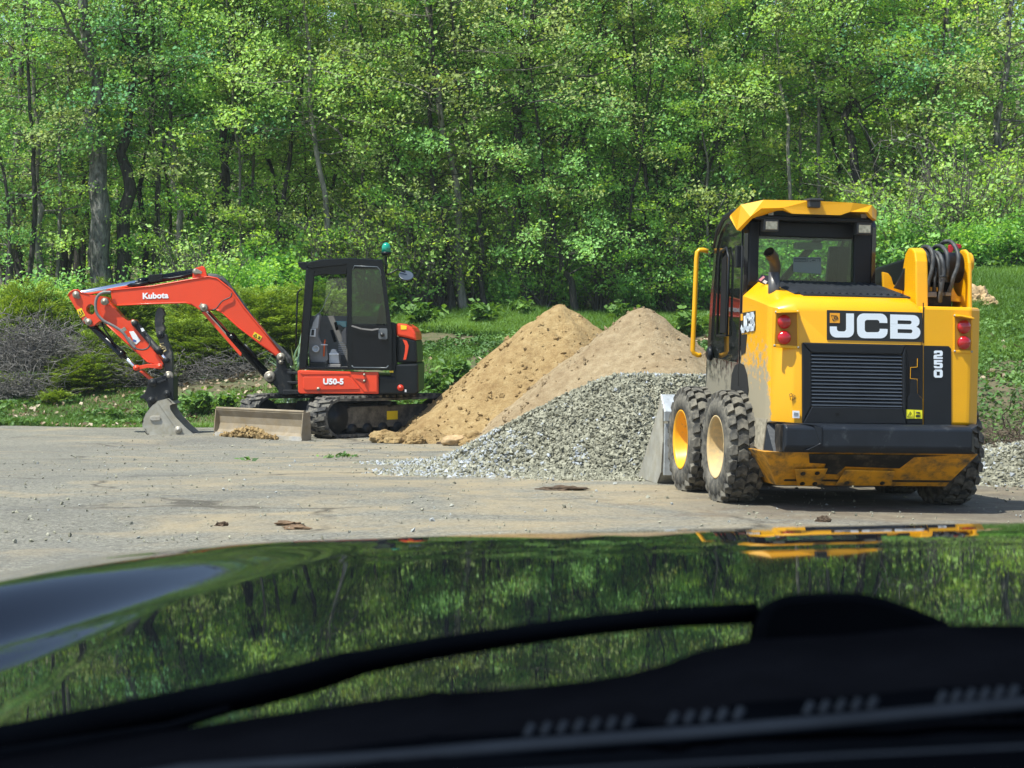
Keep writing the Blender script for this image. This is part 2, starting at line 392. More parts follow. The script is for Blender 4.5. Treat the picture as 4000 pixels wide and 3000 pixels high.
# gravel: the heap surface is its stones
gm = bpy.data.materials.new("gravel"); nt, b = nodes(gm); MATS['gravel'] = gm
a_ = nt.nodes.new("ShaderNodeAttribute"); a_.attribute_name = "tint"
c = ramp(nt, a_.outputs['Fac'], [(0,(.16,.155,.115)), (.4,(.245,.24,.178)), (.72,(.33,.32,.245)), (.86,(.30,.32,.33)), (1,(.40,.43,.48))])
nt.links.new(c, b.inputs['Base Color']); b.inputs['Roughness'].default_value = .85
def gravel_heap(name, fn, box, nst, sz, label, seed, pale=None):
    V, Fc = height_heap(fn, *box, .06, gm, name); rgx = np.random.default_rng(seed)
    T = np.concatenate([Fc[:, [0,1,2]], Fc[:, [0,2,3]]])
    x = rgx.uniform(box[0], box[1], nst*3); y = rgx.uniform(box[2], box[3], nst*3)
    h = fn(x, y) + .02*rgx.random(nst*3)
    k = h > -.035 + .03*rgx.random(nst*3); x, y, h = x[k][:nst], y[k][:nst], h[k][:nst]
    s = sz*(.55+.9*rgx.random(len(x))**1.5)
    P_ = np.stack([x, y, terrain(x, y, False)+np.maximum(h, 0)+.006], 1)
    sv, sf = stones(P_, s, rgx)
    t = rgx.random(len(x))*.72
    if pale is not None: t = np.where(rgx.random(len(x)) < pale(x, y, h), .8+.2*rgx.random(len(x)), t)
    tint = np.concatenate([np.full(len(T), .1), np.repeat(t, 8)])
    o = np_mesh(name, np.concatenate([V-np.array([0,0,.03]), sv]), np.concatenate([T, sf+len(V)]), gm, tint=tint)
    return tag(o, label, 'gravel pile')
def fg(X, Y):
    ax, ay, bx, by = at(2440,1470,19.6).x, 19.5, 2.9, 20.3
    t = np.clip(((X-ax)*(bx-ax)+(Y-ay)*(by-ay))/((bx-ax)**2+(by-ay)**2), 0, 1)
    dx = X-(ax+(bx-ax)*t); dy = Y-(ay+(by-ay)*t)
    th = np.arctan2(dy, dx)
    rr = np.where(dy < 0, 2.05+.35*np.sin(th*3+1), 1.8)*(1+.08*np.sin(th*7)); rr = np.where(dx < 0, rr*1.0, rr)
    d = np.sqrt(dx**2 + dy**2)/rr
    z = 1.0*(1-np.sqrt(d*d+.02)) + .02
    z = np.where(d > .72, np.maximum(z, .17*(1.18-d)), z)
    z = z + .10*(fbm(X*2, Y*2, 4, 31)-.47)*np.clip(1.2-d, 0, 1)
    tongue = .15*np.exp(-(((X+.12)/.40)**2 + ((Y-18.5)/.36)**2)) - .06
    return np.maximum(z, tongue)
gravel_heap('gravel_pile', fg, (-1.6, 4.2, 16.4, 23), 42000, .023, 'large grey gravel heap in front of the sand and left of the loader', 11,
   lambda x, y, h: 0.02 + .35*sstep((.35-x)/.6)*(h < .35) + .22*(h > .88) + .4*((vnoise(x*1.6, y*1.6, 8) > .86)))
def fg2(X, Y):
    d = np.sqrt(((X-6.0)/2.6)**2 + ((Y-18.2)/2.1)**2)
    return .62*(1-d) + .10*(fbm(X*2, Y*2, 4, 41)-.47)
gravel_heap('gravel_pile', fg2, (3.2, 9, 15.5, 21), 12000, .023, 'low pale gravel spread at the foot of the bank, right of the loader', 12, lambda x, y, h: .15)
# loose pebbles and crumbs on the yard
n = 3600; x = rg.uniform(-5.5, 5.5, n); y = 11.5+ (28-11.5)*rg.random(n)**1.3
k = (np.abs(x) < .30*y) & (pave_edge(x, y) > .2); x, y = x[k], y[k]
s = .006+.016*rg.random(len(x))**5
sv, sf = stones(np.stack([x, y, terrain(x, y, False)+.014+s*.3], 1), s, rg)
lp = np_mesh('loose_pebbles', sv, sf, gm, tint=np.repeat(np.where(rg.random(len(x))<.14, .05, .35+.5*rg.random(len(x))), 8))
tag(lp, 'tiny pebbles and crumbs scattered over the worn yard', 'pebbles', kind='stuff')
# spilled stones around the gravel toe
n = 2600; th = rg.uniform(0, 6.28, n); rr_ = rg.normal(size=n)*.5
x = rg.uniform(-.75, 3.2, n); y = 17.25 + rg.normal(size=n)*.35 + 1.3*np.clip(.3-x, 0, 2)
s = .009+.02*rg.random(n)**2
sv, sf = stones(np.stack([x, y, terrain(x, y, False)+.016+s*.3], 1), s, rg)
sp = np_mesh('spilled_gravel', sv, sf, gm, tint=np.repeat(.2+.7*rg.random(n), 8)); tag(sp, 'thin skirt of stray gravel along the foot of the gravel heap', 'gravel', kind='stuff')

# ------------------------------------------------------------------ rocks, clods, debris
def rock(name, loc, sx_, sy_, sz_, seed, mat, label, cat, rough=.35):
    me = bpy.data.meshes.new(name); import bmesh
    bm = bmesh.new(); bmesh.ops.create_icosphere(bm, subdivisions=4, radius=1)
    for v_ in bm.verts:
        q = v_.co*1.3 + Vector((seed*3.1, seed*1.7, 0))
        d = 1 + rough*(noise.noise(q)*1.2 + .5*noise.noise(q*2.3) + .25*noise.noise(q*5.1))
        c_ = v_.co*d; v_.co = (c_.x*sx_, c_.y*sy_, max(c_.z, -.35)*sz_)
    bm.to_mesh(me); bm.free()
    for p_ in me.polygons: p_.use_smooth = (seed % 2 == 0)
    o = mesh_obj(name, me, mat); o.location = loc; return tag(o, label, cat)
def gz(x, y, d=True): return float(terrain(x, y, d))
rockm = M('sandstone', (.40,.28,.15), .9, 0, .35, 9, .8, 25)
def onground(px, py, y0=20, y1=44):
    d = ray(px, py)
    for q in np.arange(y0, y1, .05):
        pp = CAM + d*(q/d.y)
        if pp.z < gz(pp.x, q): return pp
    return pp
p = onground(3820, 1185)
rock('rock', (p.x, p.y, p.z+.04), .20, .2, .19, 3, rockm, 'tan boulder sitting in the bright grass on the right bank', 'rock', .5)
p = onground(3868, 1200)
rock('rock', (p.x, p.y, p.z+.02), .12, .15, .10, 5, rockm, 'smaller brown stone against the right foot of the bank boulder', 'rock', .5)
for i, (px, Y, sz, lab) in enumerate([(1497, 25.9, .13, 'pale sandstone lump leftmost at the toe of the golden sand'),
        (1545, 25.75, .11, 'rounded sand lump second from the left end of the golden toe'), (1625, 25.6, .10, 'squat sandy clod beside the toe under the excavator track'),
        (1770, 25.2, .12, 'brown clod half in shade at the foot of the golden heap'), (1850, 25.2, .15, 'broad flat sandstone block at the foot of the golden heap'),
        (1920, 25.1, .12, 'sandy block where the golden heap meets the gravel')]):
    p = at(px, 1700, Y); rock('sandy_clod', (p.x, Y, gz(p.x, Y, False)+.05), sz*1.25, sz, sz*.85, i+1, gold if i != 3 else rockm, lab, 'clod', .45)
dm = M('dark_dirt', (.075,.05,.032), .95, 0, .4, 20, .8, 60)
wm = M('rotten_wood', (.15,.095,.055), .9, 0, .35, 14, .6, 50)
for i, (px, py, sx_, sz_, mt, lab) in enumerate([(1125,2052,.075,.022,wm,'longer piece of broken bark on the yard, in two splinters'),(1160,2066,.08,.018,wm,'lower flat bark piece touching the broken splinter'),
        (862,2055,.04,.022,dm,'small dark dirt crumb left of the bark pieces'),(1730,1735,.07,.03,dm,'dark clod lying on the yard near the golden toe'),
        (3215,2040,.045,.03,dm,'dark dirt knob standing on the yard behind the loader'),(2190,1915,.16,.03,dm,'flattened brown dirt smear in front of the gravel')]):
    d = ray(px, py); Y = None
    for q in np.arange(11, 29, .02):
        pp = CAM + d*(q/d.y)
        if pp.z < gz(pp.x, q, False)+.012: Y = q; break
    rock('bark_piece' if mt is wm else 'dirt_clod', (pp.x, Y, pp.z+.004), sx_, sx_*.5, sz_, i+11, mt, lab, 'bark' if mt is wm else 'dirt clod', .7)
tq = M('teal_plastic', (.02,.42,.40), .4, 0, .1)
p = at(1475, 1688, 26.3); z0 = gz(p.x, 26.3, False)+.02
part('plastic_scrap', MB().prism([(p.x-.06,26.3,z0),(p.x+.05,26.3,z0+.01),(p.x+.06,26.3,z0+.09),(p.x-.03,26.3,z0+.06)], (0,.05,.01)), tq, None, .004)
tag(bpy.data.objects['plastic_scrap'], 'torn turquoise plastic scrap by the sand toe under the track', 'plastic scrap')
# ------------------------------------------------------------------ paints and metals
ORANGE = M('orange_paint', (.72,.055,.014), .36, 0, .06, 3, coat=.12, dirt=((.36,.12,.06), .62, .85, 5))
BLACKP = M('black_paint', (.005,.007,.009), .38, 0, .2, 5, dirt=((.07,.068,.06), .60, .85, 6))
DARKCAST = M('dark_casting', (.013,.015,.018), .5, 0, .25, 8, .2, 90, dirt=((.10,.09,.075), .56, .80, 9))
CABP = M('cab_paint', (.002,.0035,.006), .25, 0, .15, 4, coat=.12, dirt=((.06,.06,.055), .66, .92, 5))
CHROME = M('chrome', (.85,.88,.92), .16, 1, .03, 5)
STEEL = M('worn_steel', (.42,.40,.36), .45, .55, .2, 7, .3, 70, dirt=((.33,.29,.22), .42, .70, 5))
PIN = M('pin_steel', (.30,.27,.22), .5, .6, .2, 30)
RUB = M('rubber', (.030,.030,.031), .8, 0, .3, 12, .4, 60, dirt=((.20,.185,.155), .42, .66, 9))
BLADE = M('blade_steel', (.26,.215,.155), .65, .15, .22, 4, .4, 50, dirt=((.24,.18,.10), .45, .72, 6))
BUCKETM = M('bucket_steel', (.36,.345,.30), .55, .15, .22, 5, .4, 60, dirt=((.30,.27,.20), .45, .70, 7))
GREYP = M('grey_plastic', (.20,.19,.185), .55, 0, .12, 9)
LGREY = M('light_grey_plastic', (.52,.53,.54), .5, 0, .08, 9)
WHITE = M('white_decal', (.80,.82,.85), .4, 0, .02)
YDEC = M('yellow_decal', (.85,.62,.02), .45, 0, .05)
BDEC = M('black_decal', (.015,.016,.018), .4, 0, .1)
HOSE = M('hose', (.035,.038,.042), .55, 0, .25, 14, .3, 120, dirt=((.15,.15,.15), .50, .78, 14))
GREYHOSE = M('sheathed_hose', (.16,.155,.155), .5, 0, .2, 30, .5, 160)
FABRIC = M('seat_fabric', (.03,.032,.034), .9, 0, .2, 20)
GLE = glass('cab_glass', (.80,.88,.83), .05)
GLD = glass('door_glass', (.38,.55,.46), .035)

def text_mesh(name, s, size, mat, parent, matrix, extrude=.002, bold=.0, align='LEFT', xs=1.0):
    c = bpy.data.curves.new(name, 'FONT'); c.body = s; c.size = size; c.extrude = extrude; c.offset = bold; c.align_x = align
    c.resolution_u = 3
    t = bpy.data.objects.new(name, c); COL.objects.link(t)
    dg = bpy.context.evaluated_depsgraph_get(); dg.update()
    me = bpy.data.meshes.new_from_object(t.evaluated_get(dg)); bpy.data.objects.remove(t)
    me.transform(Matrix.Diagonal((xs, 1, 1, 1))); me.materials.clear()
    o = mesh_obj(name, me, mat, parent); o.matrix_local = matrix; return o
def strokes(mb, y, segs, t, dy=-.004):
    """flat letter strokes on plane y: list of point lists (x,z)"""
    for pts in segs:
        for a, b in zip(pts[:-1], pts[1:]):
            a = Vector((a[0], 0, a[1])); b = Vector((b[0], 0, b[1])); d = (b-a).normalized()*t*.5; n_ = Vector((-d.z, 0, d.x))
            q = [a-d+n_, a-d-n_, b+d-n_, b+d+n_]
            mb.prism([(p.x, y, p.z) for p in q], (0, dy, 0))
    return mb

# ------------------------------------------------------------------ tracked excavator
EO = Vector((-2.34, 28.2, -.24))
ex = empty('excavator', EO, label='orange tracked excavator with black cab and grey bucket, parked left of the sand', cat='excavator')
def E(px, py, Y): return at(px, py, Y) - EO
def A(x, y, Y): return E(x/1.8433, 900+y/1.8433, Y)
def Z2(x, y, Y): return E(900+x/1.9518, 900+y/1.9518, Y)
def AP(name, pts, Y0, Y1, mat, bevel=.008, parent=ex, fn=A, smooth=False, label=None):
    mb = MB(); 
    P_ = [fn(x, y, Y0) for x, y in pts]; mb.prism(P_, (0, Y1-Y0, 0)); return part(name, mb, mat, parent, bevel, label)

YB = 28.02     # near face of the boom
boom = AP('boom', [(795,432),(1100,402),(1388,352),(1500,334),(1562,346),(1668,430),(1760,560),(1900,730),(2022,880),(2008,908),(1985,905),(1840,790),(1720,700),(1600,592),(1555,572),(1500,574),(1470,582),(1435,574),(1378,535),(1335,522),(1100,528),(840,541),(806,522)], YB, YB+.30, ORANGE, .014)
mb = MB(); mb.prism([A(*p, YB+.06) for p in [(1384,356),(1388,292),(1402,272),(1440,262),(1455,255),(1472,264),(1480,285),(1492,338)]], (0,.05,0))
mb.prism([A(*p, YB+.20) for p in [(1384,356),(1388,292),(1402,272),(1440,262),(1455,255),(1472,264),(1480,285),(1492,338)]], (0,.05,0))
part('cylinder_lug', mb, ORANGE, boom, .006)
# rims welded along the boom
mb = MB()
for pts in ([(800,431),(1100,401),(1388,351),(1500,333),(1562,345),(1668,429),(1760,559),(1900,729),(2020,880)], [(840,539),(1100,527),(1335,520),(1375,532)], [(1560,572),(1600,592),(1720,700),(1840,790),(1985,903)]):
    mb.tube([A(x, y, YB) for x, y in pts], .012, 6)
part('flange', mb, ORANGE, boom)
def pins(name, lst, parent, r=.045, mat=PIN):
    for fn, x, y, Y, rr in lst:
        mb = MB(); c = fn(x, y, Y); mb.lathe(c, (0,-1,0), [(-.02,0),(-.02,rr),(.035,rr),(.042,rr*.75),(.042,rr*.45),(.055,rr*.4),(.055,0)], 16)
        o = part(name, mb, mat, parent, .0)
    return o
pins('pivot_pin', [(A,1412,298,YB+.05,.045),(A,1470,556,YB-.02,.055),(A,755,512,YB-.01,.055)], boom)
mb = MB()
for (x0,y0,x1,y1) in ((1405,290,1455,306),(1440,535,1475,560),(735,500,785,522)):
    a = A(x0,y0,YB-.01); b_ = A(x1,y1,YB-.01); d = (b_-a).normalized(); n_ = Vector((-d.z,0,d.x))*.035
    mb.prism([a+n_,a-n_,b_-n_*.5,b_+n_*.5], (0,-.02,0))
part('pin_keeper', mb, PIN, boom, .004)

# lettering on the boom: bold rounded capitals read "Kubota"
a = A(1026, 492, YB-.004); b_ = A(1214, 486, YB-.004)
ang = math.atan2(b_.z-a.z, b_.x-a.x)
mt = Matrix.Translation(a) @ Matrix.Rotation(-ang, 4, 'Y') @ Matrix.Rotation(R(90), 4, 'X')
tx = text_mesh('maker_lettering', 'Kubota', .115, WHITE, boom, mt, .003, .0045)
k = (b_-a).length/max(1e-4, max(v.co.x for v in tx.data.vertices)); tx.data.transform(Matrix.Diagonal((k, 1, 1, 1)))
def warn_sticker(name, pts, Y, fn, parent, frm=YDEC):
    mb = MB(); mb.prism([fn(x, y, Y) for x, y in pts], (0,-.003,0)); o = part(name, mb, frm, parent)
    q = [fn(x, y, Y-.004) for x, y in pts]; cb = MB()
    def bil(u, v): return (q[0]*(1-u)+q[1]*u)*(1-v)+(q[3]*(1-u)+q[2]*u)*v
    for a_, b2, c_ in (((.08,.8),(.28,.2),(.48,.8)),):
        P3 = [bil(*a_), bil(*b2), bil(*c_)]; C_ = (P3[0]+P3[1]+P3[2])/3
        for i in range(3):
            cb.tube([P3[i], P3[(i+1)%3]], .005, 4)
    cb.tube([bil(.62,.3), bil(.85,.35)], .008, 4); cb.tube([bil(.6,.7), bil(.88,.65)], .007, 4); cb.tube([bil(.72,.35), bil(.74,.65)], .005, 4)
    part('warning_symbol', cb, BDEC, o); return o
warn_sticker('warning_sticker', [(1833,730),(1888,765),(1870,798),(1817,762)], YB-.004, A, boom)

# arm
YA = 28.06
hole = [(650,528),(668,535),(682,552),(684,580),(675,600),(655,608),(635,600),(620,580),(620,555),(632,536)]
armo = [(490,470),(503,447),(530,430),(560,428),(580,446),(640,462),(700,470),(765,480),(790,520),(812,546),(880,622),(918,650),(940,650),(948,640),(965,640),(978,656),(974,690),(1165,935),(1174,960),(1172,985),(1152,996),(1132,985),(1110,962),(1060,945),(900,800),(745,655),(718,652),(690,672),(675,688),(650,692),(608,670)]
# open the hole through a slit to its nearest outline point
def with_hole(o, h, oi, hi): return o[:oi+1] + [h[(hi+k) % len(h)] for k in range(len(h)+1)][::-1] + o[oi:]
arm = AP('arm', with_hole(armo, hole, 5, 0), YA, YA+.24, ORANGE, 0)
mb = MB()
mb.tube([A(x, y, YA) for x, y in [(490,470),(503,447),(530,430),(560,428),(580,446),(640,462)]], .010, 6)
mb.tube([A(x, y, YA) for x, y in [(974,690),(1165,935)]], .010, 6); mb.tube([A(x, y, YA) for x, y in [(1110,962),(1060,945),(900,800),(745,655)]], .010, 6)
part('flange', mb, ORANGE, arm)
pins('pivot_pin', [(A,550,463,YA,.05),(A,640,660,YA,.05),(A,962,660,YA,.035),(A,1152,978,YA-.06,.042)], arm)
mb = MB()
for (x0,y0,x1,y1) in ((535,445,572,490),(608,635,650,668)):
    a = A(x0,y0,YA); b_ = A(x1,y1,YA); d = (b_-a).normalized(); n_ = Vector((-d.z,0,d.x))*.035
    mb.prism([a+n_,a-n_,b_-n_*.6,b_+n_*.6], (0,-.02,0))
part('pin_keeper', mb, PIN, arm, .004)
warn_sticker('warning_sticker', [(552,572),(587,558),(613,612),(578,630)], YA-.003, A, arm)
dc = AP('arm_decal', [(930,728),(962,724),(1012,792),(978,824)], YA-.003, YA-.006, WHITE, 0, arm)
AP('decal_print', [(958,782),(982,792),(980,806),(955,798)], YA-.0065, YA-.008, M('blue_print',(.05,.12,.35),.5), 0, dc)

# cylinders
def cylinder(name, a, b_, frac, rb, rr, parent=ex, caps=True):
    """barrel from a, chrome rod ending at b"""
    m_ = a + (b_-a)*frac; d = (b_-a).normalized()
    o = part(name, MB().lathe(a, d, [(0,0),(0,rb*.8),(.03,rb),((m_-a).length-.09,rb),((m_-a).length-.09,rb*1.14),((m_-a).length,rb*1.14),((m_-a).length,0)], 20), CABP if name != 'thumb_cylinder' else DARKCAST, parent)
    part('piston_rod', MB().lathe(m_, d, [(0,0),(0,rr),((b_-m_).length,rr)], 16), CHROME, o)
    for c in ((b_,) if not caps else (a, b_)):
        part('rod_eye', MB().lathe(c+Vector((0,.07,0)), (0,-1,0), [(0,0),(0,rb*.95),(.14,rb*.95),(.14,0)], 14), DARKCAST, o)
    return o
cyA = cylinder('arm_cylinder', A(1410,300,YB+.15), A(552,460,YB+.15), .48, .056, .044)
mb = MB(); mb.prism([A(*p, YB+.05) for p in [(1066,330),(1075,320),(1168,312),(1172,322),(1170,362),(1085,376),(1066,368)]], (0,.14,0))
part('hose_block', mb, CABP, cyA, .006)
part('block_cover', MB().prism([A(*p, YB+.06) for p in [(1070,322),(1168,311),(1170,320),(1072,334)]], (0,.12,0)), M('blue_reflection_plate',(.35,.45,.55),.25,.7), cyA, .003)  # pale blue colour stands in for a bright reflection on the block top
mb = MB(); mb.tube([A(x,y,YB+.02) for x,y in [(1172,345),(1230,345),(1300,333),(1385,312)]], .016, 8); mb.tube([A(x,y,YB+.10) for x,y in [(940,395),(1000,390),(1070,372)]], .03, 8)
part('hydraulic_pipe', mb, BLACKP, cyA)
cyK = cylinder('bucket_cylinder', A(660,686,YA+.12), A(984,992,YA+.12), .72, .052, .028)
part('hydraulic_pipe', MB().tube([A(x,y,YA+.05) for x,y in [(735,665),(745,700),(790,765),(815,800)]], .012, 8), BLACKP, cyK)
cyB = cylinder('boom_cylinder', A(1955,1075,YB+.15), A(1470,560,YB+.15), .62, .062, .036)
AP('cylinder_guard', [(1452,590),(1478,584),(1740,885),(1736,905),(1725,900)], YB+.02, YB+.05, ORANGE, .003, cyB)
mb = MB(); mb.tube([A(x,y,YB+.06) for x,y in [(1500,590),(1560,655),(1640,745)]], .012, 6); mb.tube([A(x,y,YB+.06) for x,y in [(1760,820),(1800,860),(1850,915)]], .02, 6)
part('hydraulic_pipe', mb, BLACKP, cyB)
cyT = cylinder('thumb_cylinder', A(975,672,YA+.0), A(1200,935,YA+.02), .80, .045, .026)
part('label_plate', MB().prism([A(*p, YA-.055) for p in [(1012,705),(1030,702),(1042,722),(1022,730)]], (0,-.006,0)), WHITE, cyT)

# link, coupler, thumb, bucket
lk = AP('bucket_link', [(965,975),(985,968),(1000,975),(1060,962),(1140,962),(1160,965),(1172,980),(1160,994),(1140,996),(1060,990),(1000,1004),(985,1010),(966,1004)], YA-.06, YA-.01, ORANGE, .006)
pins('pivot_pin', [(A,982,990,YA-.07,.04),(A,1152,979,YA-.07,.04)], lk, mat=ORANGE)
AP('tipping_link', [(1000,1015),(1025,1008),(1095,1068),(1088,1082),(1066,1070)], YA+.02, YA+.18, ORANGE, .006)
cp = AP('quick_coupler', [(1065,1082),(1140,1055),(1200,1045),(1250,1060),(1250,1225),(1205,1215),(1140,1240),(1070,1280),(1058,1240),(1040,1215),(1008,1208),(1010,1195),(1038,1175),(1062,1120)], YA-.05, YA+.33, DARKCAST, .01)
pins('pivot_pin', [(A,1100,1095,YA-.06,.06),(A,1205,1175,YA-.06,.05),(A,1090,1222,YA-.06,.05)], cp, mat=DARKCAST)
AP('coupler_rib', [(1130,1090),(1195,1068),(1200,1082),(1135,1105)], YA-.08, YA-.05, DARKCAST, .005, cp)
th = AP('thumb', [(1148,552),(1162,556),(1175,575),(1184,602),(1174,618),(1172,640),(1180,655),(1168,668),(1178,690),(1186,712),(1176,726),(1182,745),(1196,752),(1204,790),(1222,832),(1226,860),(1238,885),(1240,925),(1242,1000),(1238,1048),(1210,1062),(1186,1052),(1186,1010),(1168,900),(1152,820),(1132,762),(1124,735),(1114,690),(1112,650),(1118,600),(1130,568)], YA+.05, YA+.19, M('thumb_steel',(.055,.057,.062),.5,.3,.25,9,.3,60,dirt=((.16,.145,.12),.45,.7,10)), .008)
pins('pivot_pin', [(A,1216,1048,YA-.0,.07)], th)
pins('tip_boss', [(A,1156,752,YA+.03,.055)], th, mat=DARKCAST)
mb = MB()
for x0,y0,x1,y1 in ((1152,818,1180,812),(1150,828,1190,842),(1156,843,1176,830),(1162,858,1192,840),(1172,880,1196,862),(1188,845,1198,866)):
    mb.tube([A(x0,y0,YA+.045), A(x1,y1,YA+.045)], .011, 4)
part('painted_mark', mb, M('pale_mark',(.62,.5,.25),.6), th)
bo = [(1128,1228),(1198,1210),(1228,1222),(1240,1250),(1222,1262),(1226,1290),(1262,1345),(1330,1415),(1385,1462),(1450,1487),(1440,1497),(1300,1497),(1090,1493),(1050,1462),(1026,1415),(1022,1372),(1040,1330),(1080,1280)]
YK = 27.86
mb = MB(); 
side = lambda Y: [A(x, y, YK) + Vector((0, Y-YK, 0)) for x, y in bo]
mb.prism(side(YK), (0,.03,0)); mb.prism(side(YK+.58), (0,.03,0))
back = [A(x, y, YK) for x, y in [(1240,1250),(1198,1210),(1128,1228),(1080,1280),(1040,1330),(1022,1372),(1026,1415),(1050,1462),(1090,1493),(1300,1497),(1440,1497)]]
inn = [p + Vector((.02 if i < 8 else 0, 0, -.0 if i < 3 else .022)) for i, p in enumerate(back)]
for i in range(len(back)-1):
    mb.prism([back[i], back[i+1], inn[i+1], inn[i]], (0,.6,0))
bk = part('bucket', mb, BUCKETM, ex, .004)
mb = MB(); mb.prism([A(x,y,YK-.012) for x,y in [(1130,1232),(1142,1226),(1305,1440),(1298,1462),(1285,1452)]], (0,.01,0))
part('wear_strip', mb, BUCKETM, bk)
AP('wear_pad', [(1078,1345),(1095,1336),(1150,1336),(1158,1350),(1150,1368),(1095,1370),(1078,1360)], YK-.02, YK, STEEL, .004, bk)
pins('side_bolt', [(A,1285,1435,YK-.0,.05)], bk, mat=STEEL)
AP('cutting_edge', [(1290,1497),(1300,1485),(1385,1470),(1452,1488),(1440,1500)], YK-.01, YK+.62, STEEL, .004, bk)

# hoses
def hose(pts, Y, r, fn=A, mat=GREYHOSE, name='hydraulic_hose', parent=ex, n=8):
    P_ = [fn(*(p if len(p) == 3 else (p[0], p[1], Y))) for p in pts]
    Q = []
    for i in range(len(P_)-1):          # Catmull-Rom smoothing
        p0 = P_[max(0,i-1)]; p1 = P_[i]; p2 = P_[i+1]; p3 = P_[min(len(P_)-1,i+2)]
        for t in (0,.2,.4,.6,.8):
            Q.append(.5*((2*p1)+(p2-p0)*t+(2*p0-5*p1+4*p2-p3)*t*t+(3*p1-p0-3*p2+p3)*t**3))
    Q.append(P_[-1]); return part(name, MB().tube(Q, r, n), mat, parent)
hose([(800,445),(740,448),(700,480),(688,540),(700,600),(745,650),(820,690),(885,735),(930,800),(975,850)], YB-.05, .021)
hose([(975,850),(1020,860),(1060,850),(1080,820),(1076,780),(1052,745)], YB-.06, .012, mat=HOSE)
hose([(1668,450),(1660,480),(1600,510),(1560,560),(1530,572)], YB-.03, .009, mat=HOSE)
hose([(1495,325),(1560,330),(1620,365),(1680,440),(1745,530),(1830,650),(1950,790),(2040,870),(2090,930),(2100,975)], YB+.12, .03, mat=HOSE)
hose([(1500,330),(1580,345),(1660,410),(1700,480),(1770,585),(1860,700),(1960,810),(2050,905),(2080,960)], YB+.05, .022, mat=HOSE)
mb = MB().prism([A(x,y,YB-.03) for x,y in [(872,712),(900,695),(915,718),(888,736)]], (0,-.03,0)); mb.tube([A(925,770,YB-.02),A(945,800,YB-.02),A(975,825,YB-.02)], .018, 8)
part('hose_clamp', mb, PIN, ex, .003)
# swing bracket
sb = AP('swing_bracket', [(345,960),(360,935),(402,940),(410,990),(432,1050),(470,1062),(480,1250),(370,1257),(362,1215),(318,1165),(318,1085),(350,1055)], 27.98, 28.42, DARKCAST, .02, ex, Z2)
AP('bracket_ears', [(430,1075),(518,1078),(518,1100),(440,1100)], 27.95, 28.45, DARKCAST, .01, sb, Z2); AP('bracket_ears', [(430,1150),(520,1150),(520,1175),(440,1172)], 27.95, 28.45, DARKCAST, .01, sb, Z2)
AP('bracket_ears', [(400,1215),(525,1215),(525,1250),(400,1255)], 27.95, 28.45, DARKCAST, .01, sb, Z2)
pins('pivot_pin', [(Z2,387,965,27.98,.06),(Z2,388,1003,27.98,.035),(Z2,300,1115,27.98,.08)], sb)

# upper body
YH = 27.22; YF = 29.15
H = lambda name, pts, y0, y1, mat, bv=.01, parent=ex, label=None: AP(name, pts, y0, y1, mat, bv, parent, Z2, label=label)
plat = H('deck', [(515,1225),(1120,1250),(1410,1250),(1430,1240),(1430,1120),(515,1080)], YH+.05, YF, BLACKP, .01)
sp_ = H('side_panel', [(512,1070),(530,1066),(905,1078),(1128,1080),(1130,1246),(532,1246),(516,1232)], YH, YH+.1, ORANGE, .01)
H('panel_relief', [(555,1122),(565,1115),(905,1115),(985,1205),(975,1212),(575,1218),(556,1205)], YH-.014, YH, ORANGE, .006, sp_)
H('panel_relief', [(925,1095),(1118,1097),(1118,1232),(1020,1232),(925,1115)], YH-.014, YH, ORANGE, .006, sp_)
H('panel_lip', [(530,1084),(545,1072),(905,1080),(915,1096),(550,1100)], YH-.016, YH, ORANGE, .005, sp_)
H('panel_recess', [(945,1128),(1040,1130),(1035,1160),(1010,1165)], YH-.018, YH-.012, M('dark_orange',(.30,.03,.012),.5), .002, sp_)
pins('lock', [(Z2,1022,1100,YH-.012,.018),(Z2,1022,1148,YH-.012,.018),(Z2,672,1208,YH-.012,.025)], sp_)
a = Z2(706,1172,YH-.018); b_ = Z2(863,1172,YH-.018)
tx = text_mesh('model_lettering', 'U50-5', .12, WHITE, sp_, Matrix.Translation(a) @ Matrix.Rotation(R(90), 4, 'X'), .003, .0055)
k = (b_-a).length/max(v.co.x for v in tx.data.vertices); tx.data.transform(Matrix.Diagonal((k, k*.95, 1, 1)))
cw = H('counterweight', [(1125,1110),(1245,1118),(1255,1022),(1432,1015),(1434,1235),(1412,1252),(1120,1250)], YH+.02, YF-.05, BLACKP, .03)
pins('reflector', [(Z2,1298,1200,YH+.02,.045)], cw, mat=M('red_reflector',(.5,.03,.01),.3))
H('label_plate', [(1328,1213),(1342,1213),(1342,1233),(1328,1233)], YH+.015, YH+.02, WHITE, 0, cw)
H('engine_side_cover', [(1268,805),(1345,818),(1418,838),(1428,1010),(1268,1010)], YH+.06, YF-.1, BLACKP, .03)
H('cover_stripe', [(1313,832),(1345,842),(1360,880),(1352,930),(1340,985),(1318,988),(1330,930),(1333,880)], YH+.045, YH+.07, ORANGE, .004)
eh = H('engine_hood', [(1262,706),(1340,715),(1385,742),(1412,780),(1420,842),(1350,820),(1265,804)], YH+.05, YF-.15, ORANGE, .03)
H('warning_sticker', [(1298,720),(1345,728),(1342,755),(1300,756)], YH+.045, YH+.05, YDEC, 0, eh)
H('rear_post', [(1212,1060),(1212,700),(1232,700),(1262,712),(1266,1020),(1252,1120),(1225,1120)], YH+.04, YH+.35, BLACKP, .01)
H('label_plate', [(1213,1070),(1243,1070),(1243,1084),(1213,1084)], YH+.03, YH+.038, YDEC, 0)
